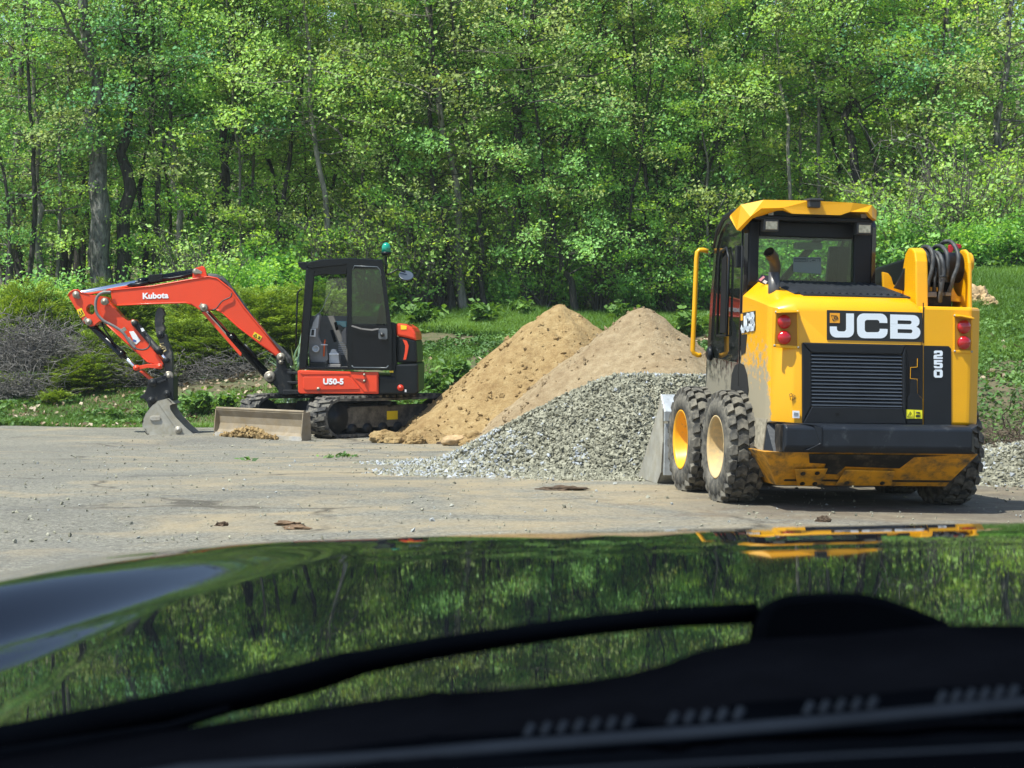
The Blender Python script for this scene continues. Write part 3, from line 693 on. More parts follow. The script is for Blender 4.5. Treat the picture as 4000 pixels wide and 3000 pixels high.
part('mirror_arm', MB().tube([Z2(*p) for p in [(1200,338,YH+.15),(1235,320,YH+.2),(1272,298,YH+.2),(1335,318,YH+.2)]], .012, 6), BLACKP, ex)
c = Z2(1340,345,YH+.2)
part('mirror', MB().lathe(c, (.1,-.6,.72), [(-.04,0),(-.035,.075),(-.01,.10),(.008,.104),(.008,.09),(.004,0)], 24), M('mirror_shell',(.05,.065,.09),.3,0), ex)
# slewing ring
c0 = E(1364,1555,28.2)
part('slewing_ring', MB().lathe(Vector((0,0,c0.z-.10)), (0,0,1), [(0,0),(0,.46),(.06,.46),(.06,.40),(.22,.40),(.22,0)], 36), DARKCAST, ex)

# cab: posts, roof, door, panes
YC = 27.26; YD = 28.22
cab = H('cab_roof', [(580,262),(600,240),(700,220),(900,210),(1150,222),(1168,250),(1166,262),(900,262),(600,292)], YC-.03, YD+.03, CABP, .03)
for y0 in (YC, YD-.07):
    nm = 'cab_post'
    H(nm, [(575,290),(655,282),(640,345),(600,800),(578,1062),(520,1062),(545,700)], y0, y0+.07, CABP, .014)
    H('cab_header', [(600,270),(890,250),(1165,262),(1165,300),(890,300),(888,336),(700,338),(650,350),(596,345)], y0+.003, y0+.067, CABP, .012)
    H(nm, [(884,250),(912,250),(925,1062),(892,1062)], y0+.004, y0+.066, CABP, .01)
    H(nm, [(1140,260),(1166,260),(1184,420),(1228,760),(1228,1062),(1195,1062),(1195,760),(1160,430)], y0+.002, y0+.068, CABP, .012)
    H('cab_sill', [(575,1040),(1228,1042),(1228,1066),(575,1062)], y0-.002, y0+.07, CABP, .008)
H('side_wall', [(600,650),(1200,655),(1210,1040),(600,1040)], YD-.055, YD-.02, GREYP, 0)
H('rear_wall', [(1185,690),(1200,690),(1215,1045),(1195,1045)], YC+.07, YD-.07, BLACKP, 0)
H('front_cross_bar', [(540,700),(560,640),(575,640),(560,720)], YC+.07, YD-.07, CABP, .006)
H('front_lower_panel', [(524,940),(545,940),(550,1050),(524,1050)], YC+.07, YD-.07, CABP, .006)
H('floor', [(530,1040),(1200,1042),(1200,1058),(530,1058)], YC+.07, YD-.07, GREYP, 0)
H('window_pane', [(640,345),(888,338),(895,655),(605,655)], YD-.04, YD-.035, GLE, 0)
H('window_pane', [(915,300),(1145,300),(1190,700),(925,700)], YD-.04, YD-.035, GLE, 0)
mb = MB(); mb.add([Z2(588,300,YC+.07),Z2(588,300,YD-.07),Z2(535,935,YD-.07),Z2(535,935,YC+.07)], [(0,1,2,3)]); part('windscreen', mb, GLE, ex)
part('visor_lamp', MB().prism([Z2(x,y,YC+.1) for x,y in [(510,240),(590,240),(592,298),(548,300),(522,275)]], (0,.24,0)), BLACKP, ex, .01)
# door leaf folded back against the side
YL = 27.185
do = H('door', [(888,243),(1158,255),(1178,330),(1196,480),(1228,760),(1228,1062),(1215,1068),(915,1062),(898,1050)], YL, YL+.001, CABP, 0)
bpy.data.objects.remove(do)
door = empty('door', (0,0,0)); door.parent = ex
def bar(pts, w_, mat=CABP, name='door_frame', y=YL, d=.045, bv=.01):
    mb = MB()
    for (x0,y0),(x1,y1) in zip(pts[:-1], pts[1:]):
        a = Z2(x0,y0,y); b2 = Z2(x1,y1,y); dd = (b2-a).normalized(); n_ = Vector((-dd.z,0,dd.x))*w_*.5; e = dd*w_*.5
        mb.prism([a+n_-e,a-n_-e,b2-n_+e,b2+n_+e], (0,d,0))
    return part(name, mb, mat, door, bv)
H('door_frame', [(886,243),(1158,255),(1178,330),(1196,480),(1230,760),(1230,1064),(905,1062),(905,1040),(1205,1040),(1200,760),(1165,480),(1145,320),(1130,290),(935,283),(925,300),(925,1040),(905,1040)], YL, YL+.045, CABP, 0, door)
H('door_lower_panel', [(925,712),(990,716),(1195,722),(1207,1040),(925,1040)], YL+.01, YL+.03, M('door_panel',(.005,.006,.009),.18,0,.1,4), .0, door)
bar([(930,730),(1000,752),(1080,760),(1125,752)], .022, GREYP, 'grab_bar', YL-.03, .02, .004)
H('latch_plate', [(1128,755),(1140,748),(1192,748),(1198,760),(1198,825),(1186,833),(1135,830),(1128,820)], YL-.015, YL+.01, M('latch_grey',(.10,.11,.12),.45), .006, door)
pins('lock', [(Z2,1158,795,YL-.01,.03)], door, mat=BDEC)
H('door_pane', [(925,290),(1130,290),(1148,330),(1200,715),(925,712)], YL+.02, YL+.026, GLD, 0, door)
mb = MB(); mb.tube([Z2(x,y,YL-.004) for x,y in [(932,300),(945,270),(1120,278),(1140,300),(1150,345)]], .006, 5); mb.tube([Z2(x,y,YL-.004) for x,y in [(925,1030),(940,1045),(1190,1048),(1205,1030)]], .008, 5)
part('weather_seal', mb, M('seal',(.10,.12,.14),.3), door)
part('grab_handle', MB().tube([Z2(x,y,YC-.05) for x,y in [(545,445),(525,460),(512,480),(506,640),(500,900)]], .012, 8), BLACKP, ex)
part('antenna', MB().tube([Z2(680,222,YC+.4),Z2(735,172,YC+.4),Z2(815,95,YC+.4)], .004, 5), BLACKP, ex)
# beacon
be = part('beacon_post', MB().cyl(Z2(1185,330,YC+.25), Z2(1188,195,YC+.25), .015, 8).lathe(Z2(1188,192,YC+.25), (0,0,1), [(0,0),(0,.05),(.03,.075),(.05,.075),(.05,0)], 20), BLACKP, ex)
part('beacon', MB().lathe(Z2(1188,170,YC+.25), (0,0,1), [(0,0),(0,.068),(.09,.062),(.125,.045),(.14,.02),(.145,0)], 20), M('green_lens',(.0,.30,.20),.12,0,.1,6,coat=.8), be)
# seat and controls
seat = H('operator_seat', [(1000,840),(1165,840),(1170,900),(1000,900)], YC+.35, YC+.80, FABRIC, .03)
H('seat_back', [(1085,840),(1130,600),(1148,560),(1165,600),(1170,840)], YC+.38, YC+.78, FABRIC, .03, seat)
H('headrest', [(1105,560),(1112,485),(1148,480),(1152,555)], YC+.48, YC+.68, FABRIC, .02, seat)
co = H('control_console', [(600,845),(598,830),(625,740),(630,660),(672,625),(690,650),(682,700),(668,800),(700,860),(735,880),(745,985),(700,1048),(612,1030),(596,930)], YC+.22, YC+.40, GREYP, .015)
H('monitor', [(612,750),(652,750),(648,812),(606,808)], YC+.19, YC+.23, WHITE, .006, co)
H('monitor_screen', [(620,757),(640,757),(636,800),(615,800)], YC+.186, YC+.195, BDEC, 0, co)
H('console_tip', [(630,700),(668,640),(678,650),(670,720),(665,748),(618,748)], YC+.20, YC+.24, LGREY, .006, co)
c = Z2(652,905,YC+.2); part('cup_holder', MB().lathe(c, (0,-1,.2), [(0,0),(0,.05),(.03,.05),(.03,.035),(.01,.03)], 18), LGREY, co)
H('pedal_box', [(600,1000),(740,1005),(740,1048),(600,1048)], YC+.15, YC+.5, BLACKP, .01, co)
part('hazard_rod', MB().tube([Z2(722,832,YC+.2),Z2(716,880,YC+.2),Z2(712,960,YC+.2)], .012, 6), M('rod_orange',(.75,.12,.02),.5), co)
part('cross_handle', MB().tube([Z2(690,872,YC+.19),Z2(742,872,YC+.19)], .007, 6), WHITE, co)
tb = H('tool_box', [(752,945),(770,905),(800,905),(826,945),(832,1015),(752,1015)], YC+.28, YC+.55, LGREY, .01)
H('box_lid', [(750,935),(825,938),(825,948),(752,950)], YC+.26, YC+.56, WHITE, .003, tb)
H('box_step', [(735,1020),(840,1020),(840,1045),(735,1045)], YC+.2, YC+.5, GREYP, .006, tb)
mb = MB()
for i in range(7):
    y = 850+i*15; mb.prism([Z2(x_,y_,YC+.6) for x_,y_ in [(822,y),(882,y),(882,y+7),(822,y+7)]], (0,.03,0))
part('vent_louvre', mb, LGREY, ex, .002)
H('side_console', [(845,780),(885,730),(888,870),(850,850)], YC+.3, YC+.5, GREYP, .01)
for (a, b2) in (((770,760),(800,850)), ((800,700),(815,760))):
    part('control_lever', MB().tube([Z2(a[0],a[1],YC+.5), Z2(b2[0],b2[1],YC+.5)], .022, 8), BLACKP, ex)
hose([(665,640),(700,600),(735,520),(780,430),(810,380)], YC+.45, .005, Z2, M('strap',(.4,.42,.40),.6), 'pull_cord')
H('clear_bag', [(800,690),(885,690),(885,735),(865,742),(830,720),(802,725)], YC+.62, YC+.7, M('bag',(.25,.5,.52),.2), .01)

# undercarriage, turned 45 degrees
uc = empty('undercarriage', (0,0,0), (0,0,0)); uc.parent = ex
th_ = R(45); fw = Vector((-math.cos(th_), -math.sin(th_), 0)); nr = Vector((math.sin(th_), -math.cos(th_), 0)); UPv = Vector((0,0,1))
def U(a, s, z): return fw*a + nr*s + UPv*z          # along, towards near side, up
tl = bpy.data.meshes.new
def track(s0):
    """rubber belt round a frame with rollers; s0 inner edge, width .40"""
    w0, w1 = s0, s0+.40; Rr = .265; L = .98
    path = []
    for k in range(13): a = -math.pi/2 + math.pi*k/12; path.append((L+Rr*math.cos(a), Rr+Rr*math.sin(a)))
    for k in range(1, 12): path.append((L-2*L*k/12, 2*Rr - .012*math.sin(math.pi*k/12)))
    for k in range(13): a = math.pi/2 + math.pi*k/12; path.append((-L+Rr*math.cos(a), Rr+Rr*math.sin(a)))
    for k in range(1, 12): path.append((-L+2*L*k/12, 0))
    n = len(path); mb = MB(); t = .035
    cen = [(max(-L, min(L, x)), Rr) for x, z in path]
    inn = [(x+(cx_-x)*t/Rr, z+(cz-z)*t/Rr) if abs(x) > L-.01 else (x, z+(t if z < Rr else -t)) for (x, z), (cx_, cz) in zip(path, cen)]
    vs = [U(x, w, z+.03) for (x, z) in path for w in (w0, w1)] + [U(x, w, z+.03) for (x, z) in inn for w in (w0, w1)]
    fs = []
    for i in range(n):
        j = (i+1) % n
        fs += [(2*i,2*j,2*j+1,2*i+1), (2*n+2*i,2*n+2*i+1,2*n+2*j+1,2*n+2*j), (2*i,2*n+2*i,2*n+2*j,2*j), (2*i+1,2*j+1,2*n+2*j+1,2*n+2*i+1)]
    mb.add(vs, fs)
    P_ = 4*L+2*math.pi*Rr; N = 44
    def onp(s_):
        s_ %= P_
        if s_ < 2*L: return (L-s_, 2*Rr, 0, 1)
        s_ -= 2*L
        if s_ < math.pi*Rr: a = math.pi/2+s_/Rr; return (-L+Rr*math.cos(a), Rr+Rr*math.sin(a), math.cos(a), math.sin(a))
        s_ -= math.pi*Rr
        if s_ < 2*L: return (-L+s_, 0, 0, -1)
        s_ -= 2*L; a = -math.pi/2+s_/Rr; return (L+Rr*math.cos(a), Rr+Rr*math.sin(a), math.cos(a), math.sin(a))
    for i in range(N):
        for h_ in (0, 1):
            s1 = P_*(i+.5*h_)/N; wa, wb = (w0, w0+.24) if h_ == 0 else (w1-.24, w1)
            hl = .026; pts = []
            for (ss, wv) in ((s1-hl+(.035 if h_ == 0 else 0), wa), (s1-hl+(0 if h_ == 0 else .035), wb), (s1+hl+(0 if h_ == 0 else .035), wb), (s1+hl+(.035 if h_ == 0 else 0), wa)):
                x, z, nx, nz = onp(ss); pts.append((x, z, nx, nz, wv))
            lo = [U(x, wv, z+.03) for x, z, nx, nz, wv in pts]; hi = [U(x+nx*.03, wv, z+nz*.03+.03) for x, z, nx, nz, wv in pts]
            mb.add(lo+hi, [(4,5,6,7),(0,1,5,4),(1,2,6,5),(2,3,7,6),(3,0,4,7)])
    tr = part('track', mb, RUB, uc)
    fr_ = MB(); fr_.prism([U(x, w0+.10, z) for x, z in [(-.85,.14),(.85,.14),(.95,.22),(.95,.36),(.70,.44),(-.75,.44),(-.95,.36),(-.95,.22)]], nr*.2)
    part('track_frame', fr_, M('frame_dirt',(.05,.045,.038),.8,0,.3,6,.4,40,dirt=((.17,.15,.12),.4,.65,7)), tr, .01)
    for x in (-.7,-.42,-.14,.14,.42,.7): part('roller', MB().lathe(U(x, w0+.06, .135), nr, [(0,0),(0,.07),(.28,.07),(.28,0)], 16), DARKCAST, tr)
    for x in (-L, L): part('idler_wheel', MB().lathe(U(x, w0+.08, Rr+.03), nr, [(0,0),(0,.21),(.05,.225),(.19,.225),(.24,.21),(.24,.09),(.27,.08),(.27,0)], 26), DARKCAST, tr)
    part('roller', MB().lathe(U(0, w0+.1, .46), nr, [(0,0),(0,.045),(.22,.045),(.22,0)], 12), DARKCAST, tr)
    return tr
t1 = track(.57); track(-.97)
st = MB(); st.prism([U(-.15,.875,.24),U(.05,.875,.24),U(.05,.875,.36),U(-.15,.875,.36)], nr*.004); part('label_plate', st, YDEC, t1, 0)
mb = MB(); mb.prism([U(x,-.57,z) for x,z in [(-.5,.25),(.6,.25),(.5,.48),(-.4,.48)]], nr*1.14); part('centre_frame', mb, DARKCAST, uc, .01)
# dozer blade
mb = MB(); prof = [(1.60,.0),(1.66,.03),(1.60,.12),(1.575,.22),(1.585,.33),(1.63,.43),(1.60,.45),(1.555,.34),(1.545,.22),(1.565,.12)]
mb.prism([U(a_,-.98,z) for a_, z in prof], nr*1.96)
bl = part('dozer_blade', mb, BLADE, uc, .004); bl.scale = (1,1,.87)
for s_ in (-.985,.965): part('blade_end_plate', MB().prism([U(1.50,s_,.02),U(1.66,s_,.02),U(1.67,s_,.12),U(1.64,s_,.44),U(1.52,s_,.46)], nr*.02), BLADE, bl, .004)
part('cutting_edge', MB().prism([U(1.625,-.98,0),U(1.675,-.98,.005),U(1.655,-.98,.075),U(1.61,-.98,.07)], nr*1.96), STEEL, bl, .003)
part('top_rail', MB().tube([U(1.61,-.98,.455),U(1.61,.98,.455)], .025, 10), BLADE, bl)
mb = MB()
for s_ in (-.35,.35): mb.prism([U(.4,s_,.22),U(1.56,s_,.18),U(1.56,s_,.30),U(.4,s_,.34)], nr*.09)
mb.prism([U(.7,-.06,.36),U(1.0,-.06,.44),U(1.1,-.06,.34),U(1.5,-.06,.3),U(1.5,-.06,.22),U(.7,-.06,.22)], nr*.12)
part('blade_arm', mb, DARKCAST, bl, .008)
ps = []
rr2 = np.random.default_rng(5)
for i in range(260):
    t_ = rr2.normal()*.28; ps.append(U(1.70+abs(rr2.normal())*.05, -.05+t_, .03+.12*math.exp(-(t_/.38)**2)*rr2.random()))
V_, F_ = stones(np.array([list(p) for p in ps]), .02+.04*rr2.random(260), rr2)
tag(np_mesh('sand_spill', V_+np.array(list(EO)), F_, gold), 'small heap of sand caught against the grey dozer blade', 'sand', kind='stuff')
# ------------------------------------------------------------------ yellow skid steer loader
YELL = M('yellow_paint', (.76,.37,.002), .33, 0, .04, 3, coat=.15)
YELM = M('yellow_paint_muddy', (.76,.37,.002), .34, 0, .04, 3, coat=.15, dirt=((.30,.26,.18), .46, .62, 18), dz=(.72,1.50,.0))
YELD = M('yellow_paint_dirty', (.62,.28,.01), .5, 0, .2, 6, dirt=((.09,.07,.04), .46, .66, 8))
BLKM = M('black_body_muddy', (.012,.013,.016), .16, 0, .1, 4, coat=.7, dirt=((.22,.20,.15), .46, .66, 14), dz=(.70,1.45))
BLKS = M('satin_black', (.010,.012,.016), .42, 0, .15, 6, .1, 120)
BUMP = M('bumper_black', (.014,.018,.026), .36, 0, .2, 4, .15, 60, dirt=((.09,.10,.11), .58, .82, 7))
CORR = M('corrugated_black', (.020,.023,.029), .42, 0, .2, 5, dirt=((.22,.20,.16), .62, .82, 9))
TYRE = M('tyre_rubber', (.040,.039,.037), .85, 0, .25, 10, .4, 60, dirt=((.17,.155,.125), .40, .62, 11))
RIMY = M('rim_yellow', (.80,.38,.01), .4, 0, .08, 5, dirt=((.28,.22,.13), .58, .72, 18))
RIMD = M('rim_dusty', (.62,.42,.18), .7, 0, .15, 6, dirt=((.40,.32,.19), .35, .60, 10))
GALV = M('galvanised', (.50,.53,.55), .42, .5, .25, 14, .2, 60)
REDL = M('red_lens', (.42,.004,.006), .10, 0, .2, 5, coat=.8)
EXH = M('exhaust_pipe', (.13,.125,.12), .42, .7, .3, 10, .2, 60)
EXR = M('exhaust_rust', (.085,.068,.05), .5, .6, .3, 10)
GREY_STK = M('decal_grey', (.17,.21,.19), .5, 0, .05)
GLS = glass('loader_glass', (.62,.74,.67), .02); GLSD = glass('side_glass', (.16,.20,.18), .04)

sk = empty('skid_steer_loader', (1.77, 13.7, 0), (0, R(1.2), R(10)), 'yellow and black skid steer loader seen from behind, parked in front of the gravel', 'loader')
MS = Matrix.Translation((1.77,13.7,0)) @ Euler((0, R(1.2), R(10))).to_matrix().to_4x4(); MSI = MS.inverted()
def S(px, py, y): return hit(MSI, px, py, 1, y)
def Z3(x, y, Y): return S(2450+x/1.276, 750+y/1.276, Y)
def Z4(x, y, Y): return S(3000+x/2.212, 750+y/2.212, Y)
def Z5(x, y, Y): return S(2850+x/1.9235, 1400+y/1.9235, Y)
def ZJ(x, y, Y): return S(3200+x/5.0273, 1180+y/5.0273, Y)
def ZT(x, y, Y): return S(3560+x/4.74, 900+y/4.74, Y)
def SP(name, pts, Y0, Y1, mat, bevel=.006, parent=sk, fn=None, label=None):
    mb = MB(); mb.prism([fn(x, y, Y0) if fn else Vector((x, Y0, y)) for x, y in pts], (0, Y1-Y0, 0))
    return part(name, mb, mat, parent, bevel, label)
YR = -.08; ZB = .615
# engine housing, left of the seam
st_ = [(-.080,.17,1.395,.001,1.395),(-.070,.150,1.40,.03,1.425),(-.045,.105,1.41,.07,1.458),(0,.02,1.42,.11,1.488),(.035,.0,1.428,.12,1.502),(.08,.0,1.436,.125,1.512),(.35,.0,1.472,.125,1.565),(.66,.0,1.51,.12,1.620)]
mb = MB(); XR = 1.085; rows = []
for y, xl, zs, c_, zt in st_:
    rows.append([(xl,y,ZB),(xl,y,zs),(xl+c_,y,zt),(XR-.06,y,zt+.002),(XR,y,zt-.035),(XR,y,ZB)])
vs = [p for r_ in rows for p in r_]; k = 6
fs = [(i*k+j, i*k+j+1, (i+1)*k+j+1, (i+1)*k+j) for i in range(len(rows)-1) for j in range(k)if j < k-1]
fs += [tuple(range(k-1,-1,-1)), tuple((len(rows)-1)*k+j for j in range(k))]
mb.add(vs, [f[::-1] for f in fs], True)
body = part('engine_cover', mb, YELM, sk, .0)
md = body.modifiers.new('w', 'EDGE_SPLIT'); md.split_angle = R(32)
# vertical chamfer is between the side and the rear face: lay a proud rear panel
# right hand tower housing
mb = MB(); zt = 1.452
mb.prism([(1.088,YR+.003,ZB),(1.46,YR+.003,ZB),(1.575,.045,ZB),(1.58,.95,ZB),(1.088,.95,ZB)], (0,0,zt-ZB))
part('arm_tower_housing', mb, YELL, sk, .022)
# corrugated black top panel
mb = MB(); n = 16
def top(x, y): return 1.506+.175*(y-.05)
for i in range(n):
    x0 = .20+ (1.02-.20)*i/n; x1 = .20+(1.02-.20)*(i+.55)/n
    mb.prism([(x0-.02,.64,top(0,.64)+.006),(x0+.01,.64,top(0,.64)+.024),(x1-.02,.64,top(0,.64)+.024),(x1,.64,top(0,.64)+.006)], (.03,-.54,-(top(0,.64)-top(0,.10))))
mb.prism([(.16,.655,top(0,.655)-.005),(.26,.05,top(0,.05)-.002),(1.05,.05,top(0,.05)-.002),(1.02,.655,top(0,.655)-.005)], (0,0,.014))
part('radiator_lid', mb, CORR, sk, .004)
# exhaust
mb = MB(); a = Z3(730,540,.30); 
mb.tube([Vector((a.x,.30,1.42)), Z3(733,400,.30)], .041, 20)
part('exhaust_stack', mb, EXH, sk)
mb = MB(); p1 = Z3(734,420,.30); p2 = Z3(738,370,.30); p3 = Z3(706,300,.22)
mb.tube([p1, p2, (p2+p3)/2+Vector((.01,0,.012)), p3], [.038,.040,.040,.041], 20, cap=False)
mb.tube([p3+(p3-p2)*.01, p3-(p3-p2)*.35], [.037,.036], 20, cap=False); e = part('exhaust_tip', mb, EXR, sk)
c = p3-(p3-p2)*.3; part('exhaust_bore', MB().lathe(c, (p3-p2), [(0,0),(0,.036)], 20), M('soot',(.004,.004,.004),.9), e)
# decals on the rear
SP('panel_seam', [(3605,1182),(3609,1182),(3609,1340),(3605,1340)], YR-.001, YR+.003, BLKS, 0, fn=S)
pl = SP('name_plate', [(152,165),(160,156),(2018,205),(2028,215),(2026,775),(2015,786),(160,742),(152,735)], YR-.004, YR, BDEC, 0, fn=ZJ)
letters = MB()
def poly(pts): letters.prism([ZJ(x, y, YR-.004) for x, y in pts], (0,-.003,0))
def arcq(cx, cy, rx, ry, a0, a1, n=5): return [(cx+rx*math.cos(R(a0+(a1-a0)*i/n)), cy+ry*math.sin(R(a0+(a1-a0)*i/n))) for i in range(n+1)]
poly([(528,222),(680,225)] + [(680,560)] + arcq(555,570,125,125,0,90) + [(345,695)] + arcq(335,570,125,125,90,180) + [(208,478),(343,480)] + [(345,520)] + arcq(395,525,50,50,180,90)[1:] + [(480,577)] + arcq(480,527,48,50,90,0)[1:])
poly([(1335,412),(1182,408),(1182,398)] + arcq(1130,398,52,48,0,-90)[1:] + [(940,350)] + arcq(940,400,48,50,-90,-180)[1:] + [(892,540)] + arcq(945,540,53,52,180,90)[1:] + [(1140,592)] + arcq(1138,540,52,52,90,20)[1:] + [(1188,525),(1340,528),(1340,580)] + arcq(1205,580,135,132,0,90)[1:] + [(890,710)] + arcq(875,580,130,130,90,180)[1:] + [(742,350)] + arcq(872,355,130,132,180,270)[1:] + [(1200,226)] + arcq(1200,360,135,134,-90,0)[1:])
poly([(1394,242),(1840,255)] + arcq(1840,375,126,120,-90,0)[1:] + [(1964,400)] + arcq(1860,405,104,85,0,50)[1:] + [(1905,485)] + arcq(1855,590,128,120,-55,0)[1:] + [(1982,610)] + arcq(1850,605,132,120,0,90)[1:] + [(1394,717),(1394,480),(1538,480),(1538,605),(1790,612)] + arcq(1795,574,36,38,90,-90) + [(1538,530),(1538,481),(1394,479),(1394,430),(1538,430),(1770,436)] + arcq(1780,400,36,36,90,-90) + [(1538,356),(1538,428),(1394,428)])
part('plate_lettering', letters, M('letter_white',(.72,.78,.86),.4,0,.02), pl)
SP('orange_square', [(208,213),(402,217),(402,411),(208,408)], YR-.004, YR-.007, M('logo_orange',(.85,.36,.02),.45), 0, pl, ZJ)
mb = MB(); 
def jl(pts, t=9, closed=False, Yp=YR-.008):
    q = [ZJ(x, y, Yp) for x, y in pts]
    if closed: q.append(q[0])
    for a_, b2 in zip(q[:-1], q[1:]): mb.tube([a_, b2], t/5.0273/560, 4, smooth=False)
jl([(236,258),(340,268),(376,328),(275,372)], 4, True)
jl([(292,280),(290,335),(280,350),(262,345),(260,332)], 6); jl([(330,282),(312,284),(308,330),(330,332)], 6)
jl([(345,285),(343,335),(366,330),(368,312),(346,310),(362,304),(360,288),(345,285)], 5)
part('emblem', mb, BDEC, pl)
# side decal plate on the left flank
def SX(px, py, x=-.0035): return hit(MSI, px, py, 0, x)
def Z3X(x, y, X=-.004): return SX(2450+x/1.276, 750+y/1.276, X)
mb = MB().prism([Z3X(*p) for p in [(566,603),(638,592),(638,690),(566,704)]], (.003,0,0)); spl = part('flank_plate', mb, BDEC, sk)
mb = MB()
def jx(pts, r_=.008):
    q = [Z3X(x, y, -.008) for x, y in pts]
    for a_, b2 in zip(q[:-1], q[1:]):
        d = (b2-a_).normalized(); n_ = Vector((0,-d.z,d.y))*r_; e_ = d*r_*.8
        mb.prism([a_+n_-e_,a_-n_-e_,b2-n_+e_,b2+n_+e_], (-.001,0,0))
jx([(585,628),(585,678),(581,688),(573,689),(570,678)], .019); jx([(609,630),(607,617),(598,617),(594,625),(594,676),(599,684),(607,681),(609,668)], .019)
jx([(618,611),(618,681),(629,678),(632,664),(628,646),(619,646),(628,644),(630,622),(627,611),(618,611)], .018)
part('flank_lettering', mb, MATS['letter_white'], spl)
part('orange_square', MB().prism([Z3X(x, y, -.005) for x, y in [(568,608),(577,607),(577,640),(568,641)]], (-.004,0,0)), MATS['logo_orange'], spl)
part('flank_vent', MB().prism([Z3X(*p) for p in [(567,712),(596,708),(588,800),(568,812)]], (.003,0,0)), BLKS, sk)
# wheel arch gap and reflector strip
mb = MB().prism([Z3X(x, y, -.006) for x, y in [(515,985),(520,910),(535,865),(560,852),(580,862),(595,910),(603,985),(600,1010)]], (.005,0,0)); part('wheel_arch', mb, M('arch_black',(.006,.006,.006),.9), sk)
# stickers
def stick(name, pts, fn, mat, Y=YR-.003, par=sk, t=.003): return SP(name, pts, Y, Y-t, mat, 0, par, fn)
e = stick('notice_sticker', [(472,392),(524,394),(524,449),(472,447)], Z5, WHITE, YR-.008)
stick('sticker_print', [(484,405),(515,408),(513,430),(482,428)], Z5, M('print_grey',(.25,.27,.3),.5), YR-.011, e)
mb = MB()
for pts in ([(450,268),(458,312)], [(450,268),(468,264),(470,284),(455,288)], [(478,268),(468,318)], [(492,275),(480,290),(490,300),(476,312)]):
    q = [Z5(x, y, YR-.004) for x, y in pts]
    for a_, b2 in zip(q[:-1], q[1:]): mb.tube([a_, b2], .0022, 4)
part('pen_scrawl', mb, M('pen',(.12,.06,.02),.6), sk)
# lamps in their recesses
def lamp(zx, zy0, zy1, box, nm='tail_lamp'):
    Y = YR-.004; tag_ = Z4
    q = [Z4(x, y, Y) for x, y in box]
    fr_ = MB()
    cc = sum(q, Vector())/4; inn_ = [cc+(p-cc)*.84 for p in q]
    for i in range(4):
        j = (i+1) % 4; fr_.prism([q[i], q[j], inn_[j], inn_[i]], (0,.012,0))
    lh = part('lamp_housing', fr_, YELL, sk, .004)
    rec = MB(); rec.prism([p+Vector((0,.003,0)) for p in inn_], (0,.012,0)); part('lamp_recess', rec, M('recess_shade',(.36,.15,.005),.6), lh)  # body yellow darkened to stand for the shade inside the recess
    # hood above the lamps throws its shadow on them
    hd = MB(); t0, t1 = q[0], q[1]
    hd.prism([t0+Vector((.005,-.0,-.02)), t1+Vector((-.005,0,-.02)), t1+Vector((-.01,-.06,-.02)), t0+Vector((.02,-.06,-.02))], (0,0,.012)); part('lamp_hood', hd, YELL, lh, .004)
    for p in q: part('screw', MB().lathe(p+(cc-p)*.09, (0,-1,0), [(0,0),(0,.009),(.006,.007),(.008,0)], 8), STEEL, lh)
    for zy in (zy0, zy1):
        c = Z4(zx, zy, Y+.004); l_ = part(nm, MB().lathe(c, (0,-1,0), [(0,0),(0,.049),(.012,.049),(.022,.044),(.032,.030),(.037,.012),(.038,0)], 28), REDL, lh)
lamp(138,1122,1258,[(60,1022),(265,1018),(272,1358),(46,1340)])
lamp(1690,1165,1302,[(1606,1052),(1768,1078),(1768,1395),(1606,1390)])
# grille frame and louvres
G0 = [(287,1300),(1178,1318)]
gf = MB(); Yg = YR-.002; o = [Z4(287,1300,Yg), Z4(1182,1320,Yg), Z5(1322,497,Yg), Z5(540,492,Yg)]; i_ = [Z4(368,1392,Yg), Z4(1150,1408,Yg), Z5(1290,370,Yg), Z5(610,358,Yg)]
for k in range(4):
    j = (k+1) % 4; gf.prism([o[k], o[j], i_[j], i_[k]], (0,-.022,0))
gr = part('grille_frame', gf, BLKS, sk, .01)
part('grille_back', MB().prism([p+Vector((0,.0,0)) for p in i_], (0,-.004,0)), M('grille_black',(.006,.006,.007),.8), gr)
mb = MB(); n = 15
for k in range(n):
    t = (k+.4)/n; a_ = i_[0]*(1-t)+i_[3]*t; b2 = i_[1]*(1-t)+i_[2]*t
    mb.prism([a_+Vector((0,-.005,0)), a_+Vector((0,-.017,-.011)), a_+Vector((0,-.019,-.009)), a_+Vector((0,-.007,.004))], b2-a_)
part('grille_louvres', mb, M('louvre',(.05,.06,.075),.3), gr)
mb = MB().prism([Z5(x, y, Yg-.023) for x, y in [(795,410),(822,410),(824,430),(798,432)]], (0,-.002,0)); mb.prism([Z5(x, y, Yg-.023) for x, y in [(638,410),(650,410),(650,416),(638,416)]], (0,-.002,0)); part('latch_slot', mb, MATS['grille_black'], gr)
